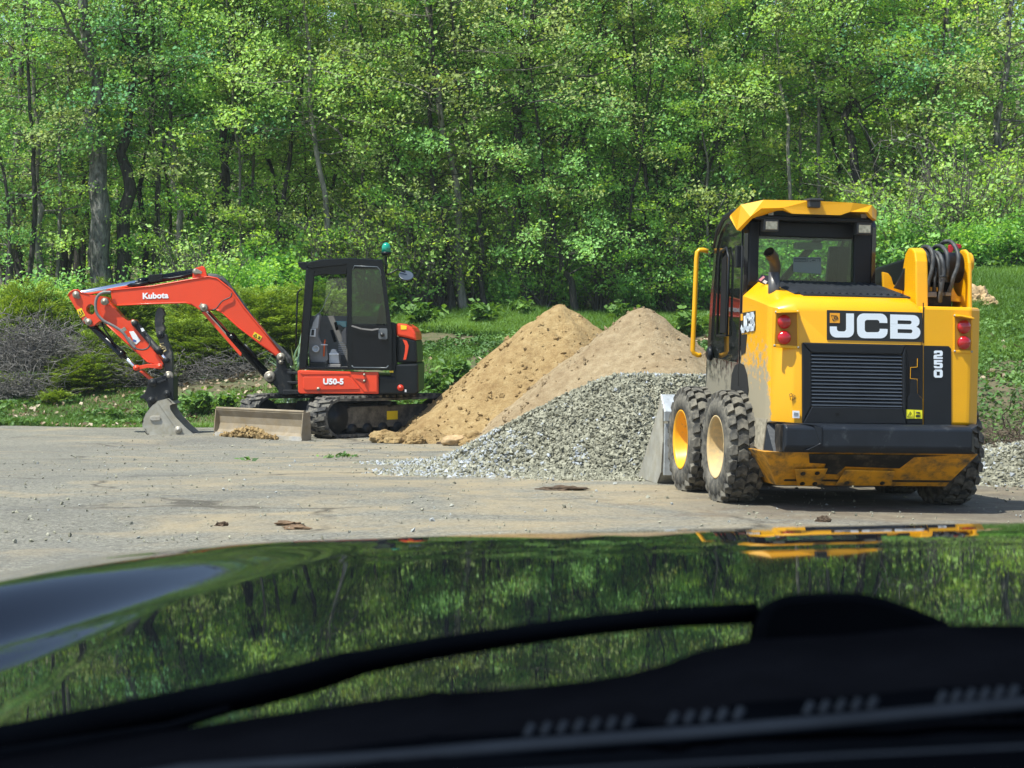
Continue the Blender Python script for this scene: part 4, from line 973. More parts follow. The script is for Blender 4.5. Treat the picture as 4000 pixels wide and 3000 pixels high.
# middle column with latch, right black panel
mc = SP('latch_column', [(3526,1346),(3604,1348),(3604,1660),(3534,1660)], YR+.004, YR-.003, M('deep_black',(.008,.008,.010),.5), .002, fn=S)
SP('latch_cover', [(1358,155),(1405,155),(1410,265),(1448,305),(1450,490),(1328,490),(1332,300),(1352,270)], YR-.003, YR-.012, BLKS, .004, mc, Z5)
mb = MB(); mb.tube([Z5(x, y, YR-.006) for x, y in [(1412,0),(1410,65),(1360,68),(1358,152),(1410,156),(1412,268),(1451,308),(1453,498)]], .0022, 4, smooth=False); part('yellow_edge', mb, YELL, mc)
warn = SP('warning_sticker', [(1326,384),(1447,389),(1447,453),(1326,452)], YR-.013, YR-.015, M('bright_yellow',(.85,.80,.02),.5), 0, mc, Z5)
mb = MB()
for pts in ([(1336,440),(1358,400),(1380,440),(1336,440)], [(1386,388),(1386,452)], [(1358,415),(1358,428)]):
    mb.tube([Z5(x, y, YR-.017) for x, y in pts], .0016, 4, smooth=False)
mb.tube([Z5(1402,405,YR-.017),Z5(1430,410,YR-.017)], .006, 6); mb.prism([Z5(x,y,YR-.016) for x,y in [(1400,424),(1430,426),(1428,442),(1398,440)]], (0,-.002,0))
part('warning_symbol', mb, BDEC, warn)
rp = SP('model_panel', [(3608,1350),(3705,1352),(3715,1362),(3716,1666),(3608,1662)], YR-.001, YR-.005, BLKS, .003, fn=S)
mb = MB(); 
def ZD(x, y, Y): return S(3600+x/1.66, 1000+y/1.66, Y)
def dig(polys):
    for p_ in polys: mb.prism([ZD(x, y, YR-.005) for x, y in p_], (0,-.003,0))
# 2
dig([[(80,618),(88,613),(128,613),(136,622),(136,642),(128,650),(98,650),(98,656),(136,656),(136,667),(78,667),(78,648),(84,640),(118,638),(118,627),(98,627),(98,632),(80,632)]])
# 5
dig([[(80,674),(134,674),(134,687),(98,687),(98,692),(128,692),(136,700),(136,720),(128,728),(86,728),(79,720),(79,712),(97,712),(97,716),(118,716),(118,704),(80,704)]])
# 0
dig([[(88,736),(128,736),(136,745),(136,780),(127,789),(88,789),(79,780),(79,745),(88,736.2),(92,748),(97,750),(97,775),(118,775),(118,750),(97,749.8),(90,740)]])
part('model_digits', mb, MATS['letter_white'], rp)
# bumper
mb = MB(); zb0 = Z5(250,485,-.30).z; 
x0, x1 = .06, 1.425
mb.prism([(x0,YR,.62),(x0,-.20,.615),(x0,-.235,.59),(x0,-.235,.46),(x0,-.20,.42),(x0,YR,.42)], (x1-x0,0,0))
bp = part('bumper', mb, BUMP, sk, .012)
mb = MB(); mb.prism([(.02,-.02,.62),(.02,-.17,.60),(.02,-.17,.46),(.02,-.02,.36)], (.22,-.0,0)); part('bumper_corner', MB().prism([(.0,.05,.625),(.055,-.12,.625),(.26,-.243,.615),(.32,-.243,.60),(.32,-.243,.48),(.22,-.24,.44),(.02,-.10,.40),(-.02,.06,.37)], (.03,.05,0)), BUMP, bp, .008)
part('bumper_corner', MB().prism([(1.415,-.235,.60),(1.505,-.15,.625),(1.59,.20,.62),(1.59,.25,.42),(1.47,-.19,.42),(1.415,-.235,.44)], (-.03,.08,0)), BUMP, bp, .008)
# sloping belly plates
bl_ = MB(); bl_.prism([(.04,-.17,.42),(1.43,-.17,.42),(1.43,-.05,.42),(.04,-.05,.42)], (0,0,.19))
part('rear_frame', bl_, M('frame_black',(.014,.013,.012),.8,0,.3,8,dirt=((.09,.07,.05),.5,.7,8)), bp, .004)
bq = MB()
bq.prism([(-.02,.02,.415),(1.60,.02,.415),(1.60,-.16,.415),(-.02,-.16,.415)], (0,0,-.006))
belly = MB(); belly.add([(-.06,-.16,.42),(1.50,-.16,.42),(1.37,.10,.17),(.11,.10,.17),(-.06,.25,.42),(1.58,.25,.42),(1.37,.4,.17),(.11,.4,.17)], [(0,1,2,3),(4,7,6,5),(0,3,7,4),(1,5,6,2),(3,2,6,7),(0,4,5,1)])
by = part('belly_plate', belly, YELD, sk, .004)
dk = MB(); 
def bel(u, v, off=.006): # u along x, v down the slope
    a_ = Vector((-.06,-.16,.42))*(1-u)+Vector((1.50,-.16,.42))*u; b2 = Vector((.11,.10,.17))*(1-u)+Vector((1.37,.10,.17))*u
    return a_*(1-v)+b2*v + Vector((0,-off,-off*1.0))
dk.prism([bel(u, v) for u, v in [(.20,.02),(.86,.02),(.70,.08),(.66,.42),(.38,.38),(.34,.62),(.27,.60),(.28,.30),(.20,.28)]], (0,-.004,-.004)); part('belly_skid', dk, MATS['frame_black'], by, .003)
d2 = MB(); d2.prism([bel(u, v, .01) for u, v in [(.12,.45),(.29,.42),(.25,.92),(.12,.95)]], (0,-.008,-.008)); d2.prism([bel(u, v, .01) for u, v in [(.38,.45),(.64,.48),(.66,.9),(.34,.92)]], (0,-.008,-.008)); part('access_plate', d2, YELD, by, .004)
d3 = MB()
for u, v in ((.16,.55),(.235,.53),(.15,.85),(.22,.85),(.40,.82),(.60,.82)): part('bolt_hole', MB().lathe(bel(u, v, .02), (0,-.7,-.7), [(0,0),(0,.018),(.004,.018),(.004,0)], 12), MATS['frame_black'], by)
part('chassis', MB().box((.14,.05,.20),(1.42,1.75,.70)), MATS['frame_black'], sk, .02)
mud = MB().prism([(-.0,.02,.64),(-.02,.04,.40),(-.02,.30,.45),(-.0,.62,.64)], (.01,0,0)); part('mud_flap', mud, M('caked_mud',(.27,.24,.18),.95,0,.35,22,.9,50,dirt=((.03,.03,.03),.62,.7,20)), sk, .002)

# cab ------------------------------------------------
prof = [(.66,.80),(.66,2.04),(.71,2.11),(.92,2.14),(1.16,2.11),(1.34,2.045),(1.44,1.93),(1.51,1.60),(1.60,1.02),(1.62,.74),(1.50,.70),(1.2,.80)]
win = [(.74,1.02),(.74,1.98),(.80,2.05),(.95,2.085),(1.14,2.06),(1.29,2.0),(1.38,1.90),(1.44,1.60),(1.51,1.05)]
for X, dxx in ((.0,.03),(.98,.03)):
    o_ = MB(); out = [(X, y, z) for y, z in prof]; inn_ = [(X, y, z) for y, z in win]
    ring = out[:9] ; 
    # ring polygon through a slit at the lower rear corner
    pts = out + [out[0]] + [inn_[0]] + inn_[::-1]
    o_.prism(pts, (dxx,0,0)); c_ = part('cab_side', o_, BLKM, sk, 0)
    if X == 0:
        part('side_window', MB().prism([(X+.012,y,z) for y, z in win], (.005,0,0)), GLSD, c_)
        fr_ = MB(); wp = [(X-.004,y,z) for y, z in [(1.30,1.22),(1.29,1.80),(1.24,1.86),(1.10,1.88),(1.03,1.80),(1.04,1.22)]]
        fr_.tube([Vector(p) for p in wp+[wp[0]]], .010, 6); part('slider_frame', fr_, BLKS, c_)
        part('slider_opening', MB().prism([(X+.008,y,z) for y, z in [(1.28,1.24),(1.27,1.80),(1.14,1.84),(1.13,1.24)]], (.004,0,0)), MATS['grille_black'], c_)
        part('door_hinge', MB().prism([(X-.03,.74,1.72),(X-.03,.74,1.88),(X-.03,.80,1.88),(X-.03,.80,1.72)], (.035,0,0)), BLKS, c_, .006)
        part('door_seam', MB().tube([(X-.002,.70,.85),(X-.002,.70,2.05),(X-.002,.95,2.12),(X-.002,1.2,2.09),(X-.002,1.36,1.99)], .006, 6), BLKS, c_)
        part('lock_boss', MB().lathe((X-.002,1.48,1.08),(-1,0,0),[(0,0),(0,.055),(.02,.05),(.03,.035),(.03,0)], 20), BLKS, c_)
    else:
        part('side_window', MB().prism([(X+.012,y,z) for y, z in win], (.005,0,0)), GLS, c_)
# lower body between cab and wheels on the left
part('lower_side', MB().prism([(.0,.66,.45),(.0,.66,.80),(.0,1.2,.80),(.0,1.5,.70),(.0,1.85,.62),(.0,1.85,.35)], (.03,0,0)), BLKM, sk, .004)
# rear cab posts and header
mb = MB(); mb.box((.032,.655,1.60),(.115,.72,2.06)); part('rear_post', mb, BLKS, sk, .015)
mb = MB(); mb.box((.84,.655,1.55),(.978,.73,2.06)); part('rear_post', mb, BLKS, sk, .012)
part('rear_header', MB().box((.116,.66,1.95),(.838,.72,2.06)), BLKS, sk, .01)
part('rear_sill', MB().box((.03,.66,1.585),(1.0,.75,1.63)), BLKS, sk, .008)
part('cab_rear_wall', MB().box((.03,.68,.75),(.98,.72,1.585)), BLKS, sk)
part('rear_window', MB().box((.115,.69,1.63),(.84,.694,1.95)), GLS, sk)
part('cab_floor', MB().box((.03,.72,.72),(.98,1.6,.80)), BLKS, sk)
# front frame: posts, header, windscreen seen through the cab
mb = MB()
for x in (.03,.91): mb.prism([(x,1.44,1.93),(x,1.51,1.60),(x,1.60,1.02),(x,1.55,1.02),(x,1.46,1.60),(x,1.39,1.93)], (.07,0,0))
mb.box((.03,1.30,1.97),(.98,1.40,2.04)); mb.box((.03,1.50,1.0),(.98,1.58,1.12)); part('front_frame', mb, BLKS, sk, .008)
st2 = MB(); 
st2.tube([(.72,1.0,2.0),(.60,1.05,1.85),(.42,1.1,1.62),(.38,1.1,1.3)], .028, 8); st2.tube([(.20,1.35,1.3),(.24,1.35,1.72),(.23,1.35,1.8)], .03, 8); part('wiper_and_bar', st2, GREYP, sk)
seat = part('operator_seat', MB().box((.28,.85,.95),(.76,1.3,1.15)), FABRIC, sk, .04)
part('seat_back', MB().prism([(.28,.86,1.1),(.28,.80,1.62),(.28,.88,1.66),(.28,.98,1.15)], (.46,0,0)), FABRIC, seat, .04)
part('cab_lamp', MB().box((.50,.95,1.88),(.70,1.05,1.93)), LGREY, sk, .01)
# dealer card in the rear window
e = SP('window_card', [(218,563),(458,563),(462,708),(340,700),(218,690)], .684, .688, GREY_STK, 0, sk, Z4)
SP('card_band', [(226,570),(332,570),(332,604),(226,604)], .683, .681, M('card_dark',(.06,.08,.075),.5), 0, e, Z4); SP('card_band', [(340,570),(452,570),(452,604),(340,604)], .683, .681, MATS['card_dark'], 0, e, Z4)
a_ = Z4(232,598,.680); b2 = Z4(328,598,.680)
t_ = text_mesh('card_text', 'NORTHLAND', .02, GREY_STK, e, Matrix.Translation(a_) @ Matrix.Rotation(R(90), 4, 'X'), .0004, .0004)
k = (b2-a_).length/max(v.co.x for v in t_.data.vertices); t_.data.transform(Matrix.Diagonal((k,1,1,1)))
a_ = Z4(346,601,.680); b2 = Z4(448,601,.680)
t_ = text_mesh('card_text', 'JCB', .05, GREY_STK, e, Matrix.Translation(a_) @ Matrix.Rotation(R(90), 4, 'X'), .0004, .002)
xm = max(v.co.x for v in t_.data.vertices); ym = max(v.co.y for v in t_.data.vertices); t_.data.transform(Matrix.Diagonal(((b2-a_).length/xm, .022/ym, 1, 1)))
# yellow roof with swept rear corners
Yr = .42
T = [S(2862,840,.95), S(2900,802,.60), S(2985,786,.50), S(3160,785,Yr), S(3330,793,Yr), S(3400,802,Yr+.02), S(3417,822,Yr+.06)]
Lw = [S(2858,850,.92), S(2886,901,.62), S(2935,850,.50), S(2975,820,Yr+.01), S(3058,817,Yr), S(3092,835,Yr), S(3280,841,Yr), S(3318,828,Yr), S(3385,830,Yr), S(3400,850,Yr+.01), S(3416,862,Yr+.06)]
mb = MB(); fas = T + Lw[::-1]
nT = len(T); n = len(fas)
vs = [tuple(p) for p in fas] + [(T[0].x,1.2,2.145)] + [(.0+.02,1.2,2.13),(1.0,1.2,2.13),(T[-1].x, .8, T[-1].z-.01)]
tri = [tuple([0,1]+[n-1,n-2][::-1])]
mb.add([tuple(p) for p in fas], [(0,1,n-2,n-1),(1,2,n-3,n-2),(2,3,n-5,n-4,n-3),(3,4,n-8,n-7,n-6,n-5),(4,5,n-10,n-9,n-8),(5,6,n-11,n-10)], False)
fo = part('roof_fascia', mb, YELL, sk); s_ = fo.modifiers.new('s','SOLIDIFY'); s_.thickness = .03; s_.offset = 0
for f_ in fo.data.polygons: pass
mb = MB(); topf = [tuple(T[0]), tuple(T[1]), tuple(T[2]), tuple(T[3]), tuple(T[4]), tuple(T[5]), tuple(T[6]), (1.02,.9,T[6].z-.01), (1.0,1.15,2.12), (.02,1.15,2.135)]
ctr = (.5,.75,2.215); mb.add(topf+[ctr], [(i,(i+1) % 10,10) for i in range(10)], True)
ro = part('roof_panel', mb, YELL, sk); s_ = ro.modifiers.new('s','SOLIDIFY'); s_.thickness = .025; s_.offset = -1
part('roof_lining', MB().prism([(.03,.50,2.06),(.93,.50,2.06),(.93,1.3,2.05),(.03,1.3,2.06)], (0,0,.035)), BLKS, sk, .01)
part('roof_side_rail', MB().tube([(.01,.64,1.98),(.01,.72,2.10),(.01,.95,2.145),(.01,1.2,2.115),(.01,1.38,2.03),(.01,1.46,1.90)], .022, 8), BLKS, sk)
# work lamps and rear camera
for (zx0, zy0, zx1, zy1) in ((-35,228,95,342),(768,258,900,372)):
    c0_ = Z4(zx0, zy0, .50); c1_ = Z4(zx1, zy1, .50)
    wl_ = part('work_lamp', MB().box(tuple(c0_), (c1_.x, .575, c1_.z)), M('lamp_shell',(.04,.042,.045),.5), sk, .008)
    mx = .12*(c1_.x-c0_.x); part('lamp_glass', MB().box((c0_.x+mx,.494,c0_.z-mx*1.4),(c1_.x-mx,.499,c1_.z+mx)), M('lamp_lens',(.50,.47,.38),.12,.3,.35,40), wl_, .003)
    part('lamp_bracket', MB().box(((c0_.x+c1_.x)/2-.02,.52,c0_.z),((c0_.x+c1_.x)/2+.02,.55,c0_.z+.06)), STEEL, wl_)
c0_ = Z4(350,60,.38); c1_ = Z4(448,138,.38)
rc = part('rear_camera', MB().box((c0_.x,.36,c0_.z-.01),(c1_.x,.46,c1_.z)), MATS['lamp_shell'], sk, .008)
part('camera_visor', MB().box((c0_.x-.006,.335,c0_.z-.012),(c1_.x+.008,.46,c0_.z+.004)), MATS['lamp_shell'], rc, .003)
part('antenna', MB().tube([Z3(432,130,1.3), Z3(495,15,1.3)], .004, 5), BLKS, sk)
# door grab rail
hr = MB(); q = [Z3(x, y, 1.56) for x, y in [(402,296),(378,289),(360,290),(350,300),(346,330),(335,600),(326,790),(332,803),(352,814),(368,812)]]
hr.tube(q, .019, 10); part('grab_rail', hr, YELL, sk)
# loader arm pivot tower
def plate(xa, xb, prof_, mat, name='tower_plate', bv=.012):
    return part(name, MB().prism([(xa, y, z) for y, z in prof_], (xb-xa, 0, 0)), mat, sk, bv)
zt0 = Z4(1260,487,.30).z
pf = [(.12,1.44),(.14,1.70),(.15,zt0-.10),(.18,zt0-.03),(.24,zt0),(.30,zt0),(.36,zt0-.04),(.40,zt0-.14),(.44,1.45)]
xa = Z4(1205,700,.3).x; xb = Z4(1312,700,.3).x; xc = Z4(1655,700,.3).x; xd = Z4(1690,700,.3).x; xe = Z4(1752,600,.3).x
plate(xa, xb, pf, YELD if False else YELL); plate(xc, xd, pf, YELL)
part('side_gusset', MB().prism([Z4(x, y, .35) for x, y in [(1095,830),(1180,660),(1200,650),(1200,860)]], (0,.03,0)), BLKS, sk, .004)
part('yellow_bracket', MB().prism([Z4(x, y, .45) for x, y in [(992,690),(1040,702),(1066,735),(1085,800),(1180,848),(1185,875),(1000,880)]], (0,.03,0)), YELL, sk, .004)
c = Z4(1720,612,.3); part('pivot_boss', MB().lathe((xd,.3,c.z), (1,0,0), [(0,0),(0,.075),(xe-xd-.01,.075),(xe-xd,.066),(xe-xd,0)], 28), YELL, sk)
part('pivot_drum', MB().lathe((xb,.32,zt0-.13), (1,0,0), [(0,.0),(0,.13),(.02,.14),(.05,.14),(.06,.11),(xc-xb,.11),(xc-xb,0)], 28), DARKCAST, sk)
part('tower_web', MB().box((xb,.42,1.45),(xc,.60,zt0-.08)), MATS['frame_black'], sk, .01)
arm_ = part('loader_arm', MB().prism([(xb+.02,.25,zt0-.02),(xb+.02,1.5,1.75),(xb+.02,2.3,1.05),(xb+.02,2.45,.5),(xb+.02,2.2,.45),(xb+.02,2.0,.95),(xb+.02,1.4,1.5),(xb+.02,.35,1.62)], (.16,0,0)), BLKS, sk, .02)
part('red_lock', MB().prism([ZT(x, y, .45) for x, y in [(705,440),(712,270),(760,260),(830,245),(930,262),(938,330),(860,345),(800,330),(745,440)]], (0,.04,0)), M('red_paint',(.40,.01,.02),.4), sk, .006)
part('valve_block', MB().box(tuple(ZT(235,1130,.18)), (ZT(478,1130,.18).x,.30,ZT(235,1230,.18).z)), GREYP, sk, .006)
part('valve_block', MB().box(tuple(ZT(635,1140,.18)), (ZT(745,1140,.18).x,.30,ZT(635,1210,.18).z)), GREYP, sk, .006)
part('valve_base', MB().box(tuple(ZT(232,1200,.21)), (ZT(740,1200,.21).x,.30,1.44)), MATS['frame_black'], sk, .006)
for pts in ([(195,1330),(200,1080),(260,1050),(262,1140),(225,1150),(220,1330)], [(330,1120),(340,1050),(392,1045),(385,1130)], [(455,1130),(462,1050),(500,1050),(495,1130)], [(735,1310),(740,1080),(780,1060),(820,1150),(860,1210),(945,1230),(945,1330)]):
    part('guard_plate', MB().prism([ZT(x, y, .26) for x, y in pts], (0,.02,0)), YELL, sk, .004)
def hz(pts, r_=.021, mat=HOSE):
    P_ = [ZT(x, y, Y) for x, y, Y in pts]; Q = []
    for i in range(len(P_)-1):
        p0 = P_[max(0,i-1)]; p1 = P_[i]; p2 = P_[i+1]; p3 = P_[min(len(P_)-1,i+2)]
        for t in (0,.2,.4,.6,.8): Q.append(.5*((2*p1)+(p2-p0)*t+(2*p0-5*p1+4*p2-p3)*t*t+(3*p1-p0-3*p2+p3)*t**3))
    Q.append(P_[-1]); part('hydraulic_hose', MB().tube(Q, r_, 10), mat, sk)
hz([(298,1140,.16),(310,980,.15),(370,780,.14),(400,600,.14),(395,440,.15),(340,330,.2),(260,300,.28),(205,330,.36)], .0155)
hz([(530,1320,.15),(545,1150,.12),(575,950,.11),(600,780,.11),(575,560,.12),(500,430,.2),(430,400,.3)], .0155)
hz([(650,850,.15),(665,700,.12),(675,520,.12),(640,380,.15),(560,300,.22),(470,290,.3),(400,340,.38)], .0155)
hz([(700,1140,.16),(745,1000,.14),(780,860,.12),(850,680,.12),(870,480,.13),(820,320,.18),(740,220,.24),(640,205,.3),(560,245,.38)], .0155)
hz([(535,1100,.16),(535,850,.15),(520,650,.15),(470,480,.2),(400,420,.3)], .0135)
hz([(640,950,.17),(640,820,.16),(655,700,.16)], .0135)
hz([(425,1130,.2),(430,950,.2),(455,700,.22),(430,500,.28)], .012)
hz([(330,640,.2),(310,560,.2),(260,480,.22),(215,450,.25),(190,380,.3)], .017)
part('hose_tie', MB().tube([ZT(505,845,.10),ZT(580,860,.085),ZT(645,850,.10)], .006, 6), BLKS, sk)
# hood side decal near the exhaust
def HX(px, py): # on the sloping shoulder, approx y=.5
    return S(px, py, .50)
dk = MB().prism([S(x,y,.52)+Vector((0,0,.004)) for x, y in [(2955,1100),(2975,1076),(3004,1080),(3004,1122)]], (0,-.004,0.002)); sd_ = part('shoulder_decal', dk, M('navy_decal',(.03,.035,.06),.4), sk)
mb = MB().prism([S(x,y,.514)+Vector((0,0,.006)) for x, y in [(2963,1096),(2982,1081),(2988,1086),(2972,1102)]], (0,-.002,0)); part('decal_print', mb, M('decal_pink',(.75,.35,.42),.5), sd_)
mb = MB().prism([S(x,y,.514)+Vector((0,0,.006)) for x, y in [(2978,1105),(2986,1096),(2998,1103),(2991,1113)]], (0,-.002,0)); part('decal_print', mb, WHITE, sd_)

# wheels ------------------------------------------------
def wheel(x_out, yc, side, rim, label=None):
    """x_out: outer face x; side -1 left, +1 right"""
    c = Vector((x_out, yc, .405)); ax = Vector((side, 0, 0)); W = .29; RO = .388
    w_ = empty('wheel', c); w_.parent = sk
    if label: w_['label'] = label
    o0 = Vector((0,0,0))
    ty = MB().lathe(o0, ax, [(-W,.22),(-W+.0,.30),(-W+.02,.36),(-W+.045,RO-.006),(-W/2,RO),(-.045,RO-.006),(-.02,.365),(-.004,.335),(.0,.29),(-.006,.245),(-.018,.232),(-.03,.222)], 48)
    N = 23
    def rp_(xw, th, r_): return Vector((side*xw, math.sin(th)*r_, math.cos(th)*r_))
    tp = 2*math.pi/N
    prof2 = lambda xw: .416 - .030*max(0, (abs(xw+W/2)-.085)/.06)**2
    def block(poly_, th0):
        n_ = len(poly_); lo = [rp_(xw, th0+tp*t, RO-.012 if abs(xw+W/2) < .12 else .345) for xw, t in poly_]; hi_ = []
        cx_ = sum(p[0] for p in poly_)/n_; ct = sum(p[1] for p in poly_)/n_
        for xw, t in poly_:
            x2, t2 = cx_+(xw-cx_)*.98, ct+(t-ct)*.95; hi_.append(rp_(x2, th0+tp*t2, prof2(x2)))
        # centre line vertices are shared: quads either side keep the V shape
        fs = [tuple(range(n_, 2*n_))] + [(i, (i+1) % n_, n_+(i+1) % n_, n_+i) for i in range(n_)]
        ty.add(lo+hi_, fs + [])
    for i in range(N):
        th0 = tp*i
        # chevron blocks: wide one left, wide one right half a pitch later, small shoulder lugs
        A_ = [(-W+.065,.05),(-W+.105,.30),(-W/2-.005,.02),(-W/2-.005,.50),(-W+.105,.80),(-W+.065,.55)]
        ch1 = [(-.225,.02),(-.185,.19),(-.148,-.02),(-.148,.64),(-.185,.86),(-.225,.66)]
        ch2 = [(-.142,.52),(-.105,.71),(-.065,.50),(-.065,1.16),(-.105,1.38),(-.142,1.18)]
        s1_ = [(-.058,.0),(-.015,-.12),(-.010,.40),(-.030,.62),(-.058,.60)]
        s2_ = [(-.232,.50),(-.275,.38),(-.280,.90),(-.260,1.12),(-.232,1.10)]
        for bl2 in (ch1, ch2, s1_, s2_): block(bl2 if side < 0 else [(x, t) for x, t in bl2], th0)
    part('tyre', ty, TYRE, w_)
    part('rim', MB().lathe(o0, ax, [(-.035,.236),(-.012,.232),(-.010,.222),(-.030,.212),(-.10,.200),(-.125,.185),(-.130,.12),(-.115,.085),(-.115,.0)], 40), rim, w_)
    nb = MB(); nb.lathe(Vector((side*-.115,0,0)), ax, [(0,0),(0,.06),(.03,.055),(.035,0)], 18)
    for k_ in range(8):
        a_ = 2*math.pi*k_/8; nb.lathe(Vector((side*-.128, math.sin(a_)*.135, math.cos(a_)*.135)), ax, [(0,0),(0,.014),(.018,.014),(.018,0)], 6)
    part('wheel_nuts', nb, rim, w_); return w_
wheel(-.198, .644, -1, RIMD, 'near rear wheel with a dust-tan rim'); wheel(-.198, 1.634, -1, RIMY, 'front left wheel with a clean yellow rim')
wheel(1.735, .644, 1, RIMD); wheel(1.735, 1.634, 1, RIMY)
part('axle', MB().cyl((-.02,.644,.405),(1.6,.644,.405),.09).cyl((-.02,1.634,.405),(1.6,1.634,.405),.09), MATS['frame_black'], sk)
# bucket -------------------------------------------------
bpf = [(3.07,.0),(2.42,.0),(2.30,.10),(2.27,.35),(2.30,.62),(2.36,.72)]
bi = [(3.07,.012),(2.43,.016),(2.32,.11),(2.29,.35),(2.32,.61),(2.37,.705)]
XL, XB = -.165, 1.75
mb = MB(); pts = bpf + bi[::-1]; 
for i in range(len(bpf)-1): mb.prism([(XL, *bpf[i]), (XL, *bpf[i+1]), (XL, *bi[i+1]), (XL, *bi[i])], (XB-XL,0,0))
for x in (XL-.002, XB-.018): mb.prism([(x,3.08,0),(x,2.42,0),(x,2.30,.10),(x,2.27,.35),(x,2.30,.62),(x,2.36,.73),(x,2.46,.58),(x,2.62,.42)], (.02,0,0))
lb = part('bucket', mb, BUCKETM, sk, .003)
mb = MB(); mb.prism([(XL+.01,2.24,.08),(XL+.01,2.265,.08),(XL+.01,2.265,.50),(XL+.01,2.24,.50)], (.5,0,0)); mb.prism([(XL+.0,2.36,.735),(XL,2.22,.60),(XL,2.22,.52),(XL,2.25,.52),(XL,2.25,.59),(XL,2.36,.70)], (1.9,0,0))
part('back_plate', mb, GALV, lb, .004)
part('mount_plate', MB().box((.2,2.12,.12),(1.4,2.22,.55)), BLKS, lb, .01)
part('lift_linkage', MB().box((.35,1.8,.2),(.5,2.15,.5)).box((1.0,1.8,.2),(1.15,2.15,.5)), BLKS, sk, .01)
for n_ in ('satin_black','grille_black','frame_black','bumper_black','black_paint','cab_paint','dark_casting','corrugated_black','deep_black','door_panel'):
    MATS[n_].node_tree.nodes['Principled BSDF'].inputs['Specular IOR Level'].default_value = .28
# ------------------------------------------------------------------ the dark car the photograph is taken from
car = empty('car', (.35, .6, 0), (0,0,0), 'dark glossy car bonnet, wiper and cowl in the foreground, reflecting the trees', 'car')
CO = Vector((.35, .6, 0))
PAINT = bpy.data.materials.new('car_paint'); nt, b = nodes(PAINT)
b.inputs['Base Color'].default_value = (.0035,.0045,.008,1); b.inputs['Roughness'].default_value = .02; b.inputs['IOR'].default_value = 1.27
TRIM = M('cowl_black', (.0018,.0022,.0035), .8, 0, .2, 20); TRIM.node_tree.nodes['Principled BSDF'].inputs['Specular IOR Level'].default_value = 0
WIPM = M('wiper_black', (.0010,.0014,.0024), .8, 0, .2, 20); WIPM.node_tree.nodes['Principled BSDF'].inputs['Specular IOR Level'].default_value = 0
TRM2 = M('cowl_edge', (.008,.011,.017), .7, 0, .2, 20); TRM2.node_tree.nodes['Principled BSDF'].inputs['Specular IOR Level'].default_value = .02
def hood_edge(x):      # forward distance of the leading edge
    return 2.0 - .05*(x-.35)**2
def hood_z(x, d):
    xe = np.asarray(x, float); d = np.asarray(d, float)
    lat = np.interp(xe, [-.75,-.62,-.52,-.39,-.26,-.13,0,.26,.52,.8,1.3], -2.0/7670*np.array([2440,2320,2250,2182,2133,2106,2090,2066,2047,2035,2055]))
    t = d
    drop = .013*np.clip((t-.9)/.8, 0, 1) + .033*np.maximum(0, t-1.68)**2/.30 - .0243
    z = 1.263 - drop + lat + 1288*2.0/7670 + .001
    # raised centre: a soft crease running from the rear left to the front middle
    x0, d0, x1, d1 = -.44, 1.10, -.13, 1.97
    L = math.hypot(x1-x0, d1-d0); nx, ny = (d1-d0)/L, -(x1-x0)/L
    s = (xe-x0)*nx + (d-d0)*ny; al = np.clip(((xe-x0)*(x1-x0)+(d-d0)*(d1-d0))/(L*L), -.3, 1.1)
    half = .046; H = .050*np.clip(1.02-al, 0, 1.1)
    return z + H*(1-sstep((s+half)/(2*half))) - H*sstep((-.33-xe)/.3)
xs = np.linspace(-.62, 1.32, 260); ds = np.unique(np.concatenate([np.linspace(.78, 1.9, 150), np.linspace(1.9, 2.0, 30)]))
XX, DD = np.meshgrid(xs, ds); ed = hood_edge(XX)/2.0; Dw = DD*ed
ZZ = hood_z(XX, Dw)
n_, k_ = len(xs), len(ds); i = np.arange(k_-1)[:,None]*n_+np.arange(n_-1)[None,:]
Fh = np.stack([i, i+1, i+1+n_, i+n_], -1).reshape(-1,4)
V = np.stack([XX.ravel(), Dw.ravel(), ZZ.ravel()], 1)
# leading lip rolls down
last = V[-n_:]; ext = []
for k in range(1, 9):
    a_ = math.pi/2*k/8; q = last.copy(); q[:,1] += .05*math.sin(a_); q[:,2] -= .05*(1-math.cos(a_)); ext.append(q)
ext.append(ext[-1] + np.array([0,.02,-.35]))
base_n = len(V); V = np.concatenate([V]+ext); j = []
for k in range(len(ext)):
    r0 = base_n-n_ if k == 0 else base_n+(k-1)*n_; r1 = base_n+k*n_
    j.append(np.stack([r0+np.arange(n_-1), r0+1+np.arange(n_-1), r1+1+np.arange(n_-1), r1+np.arange(n_-1)], 1))
Fh = np.concatenate([Fh]+j)
hood = np_mesh('bonnet', V-np.array(list(CO)), Fh, PAINT, car, smooth=True)
def CP(px, py, d): return at(px, py, d) - CO
def flat(name, top, botm, mat, bev=.004, parent=car, th=.01):
    """ribbon between two pixel/distance polylines"""
    mb = MB(); a = [CP(*p) for p in top]; b2 = [CP(*p) for p in botm]; n = len(a)
    up = Vector((0,0,-th)); vs = a+b2+[p+up for p in a]+[p+up for p in b2]
    fs = [(i,i+1,n+i+1,n+i) for i in range(n-1)] + [(2*n+i,3*n+i,3*n+i+1,2*n+i+1) for i in range(n-1)] + [(i,2*n+i,2*n+i+1,i+1) for i in range(n-1)] + [(n+i,n+i+1,3*n+i+1,3*n+i) for i in range(n-1)]
    mb.add(vs, fs, True); return part(name, mb, mat, parent)
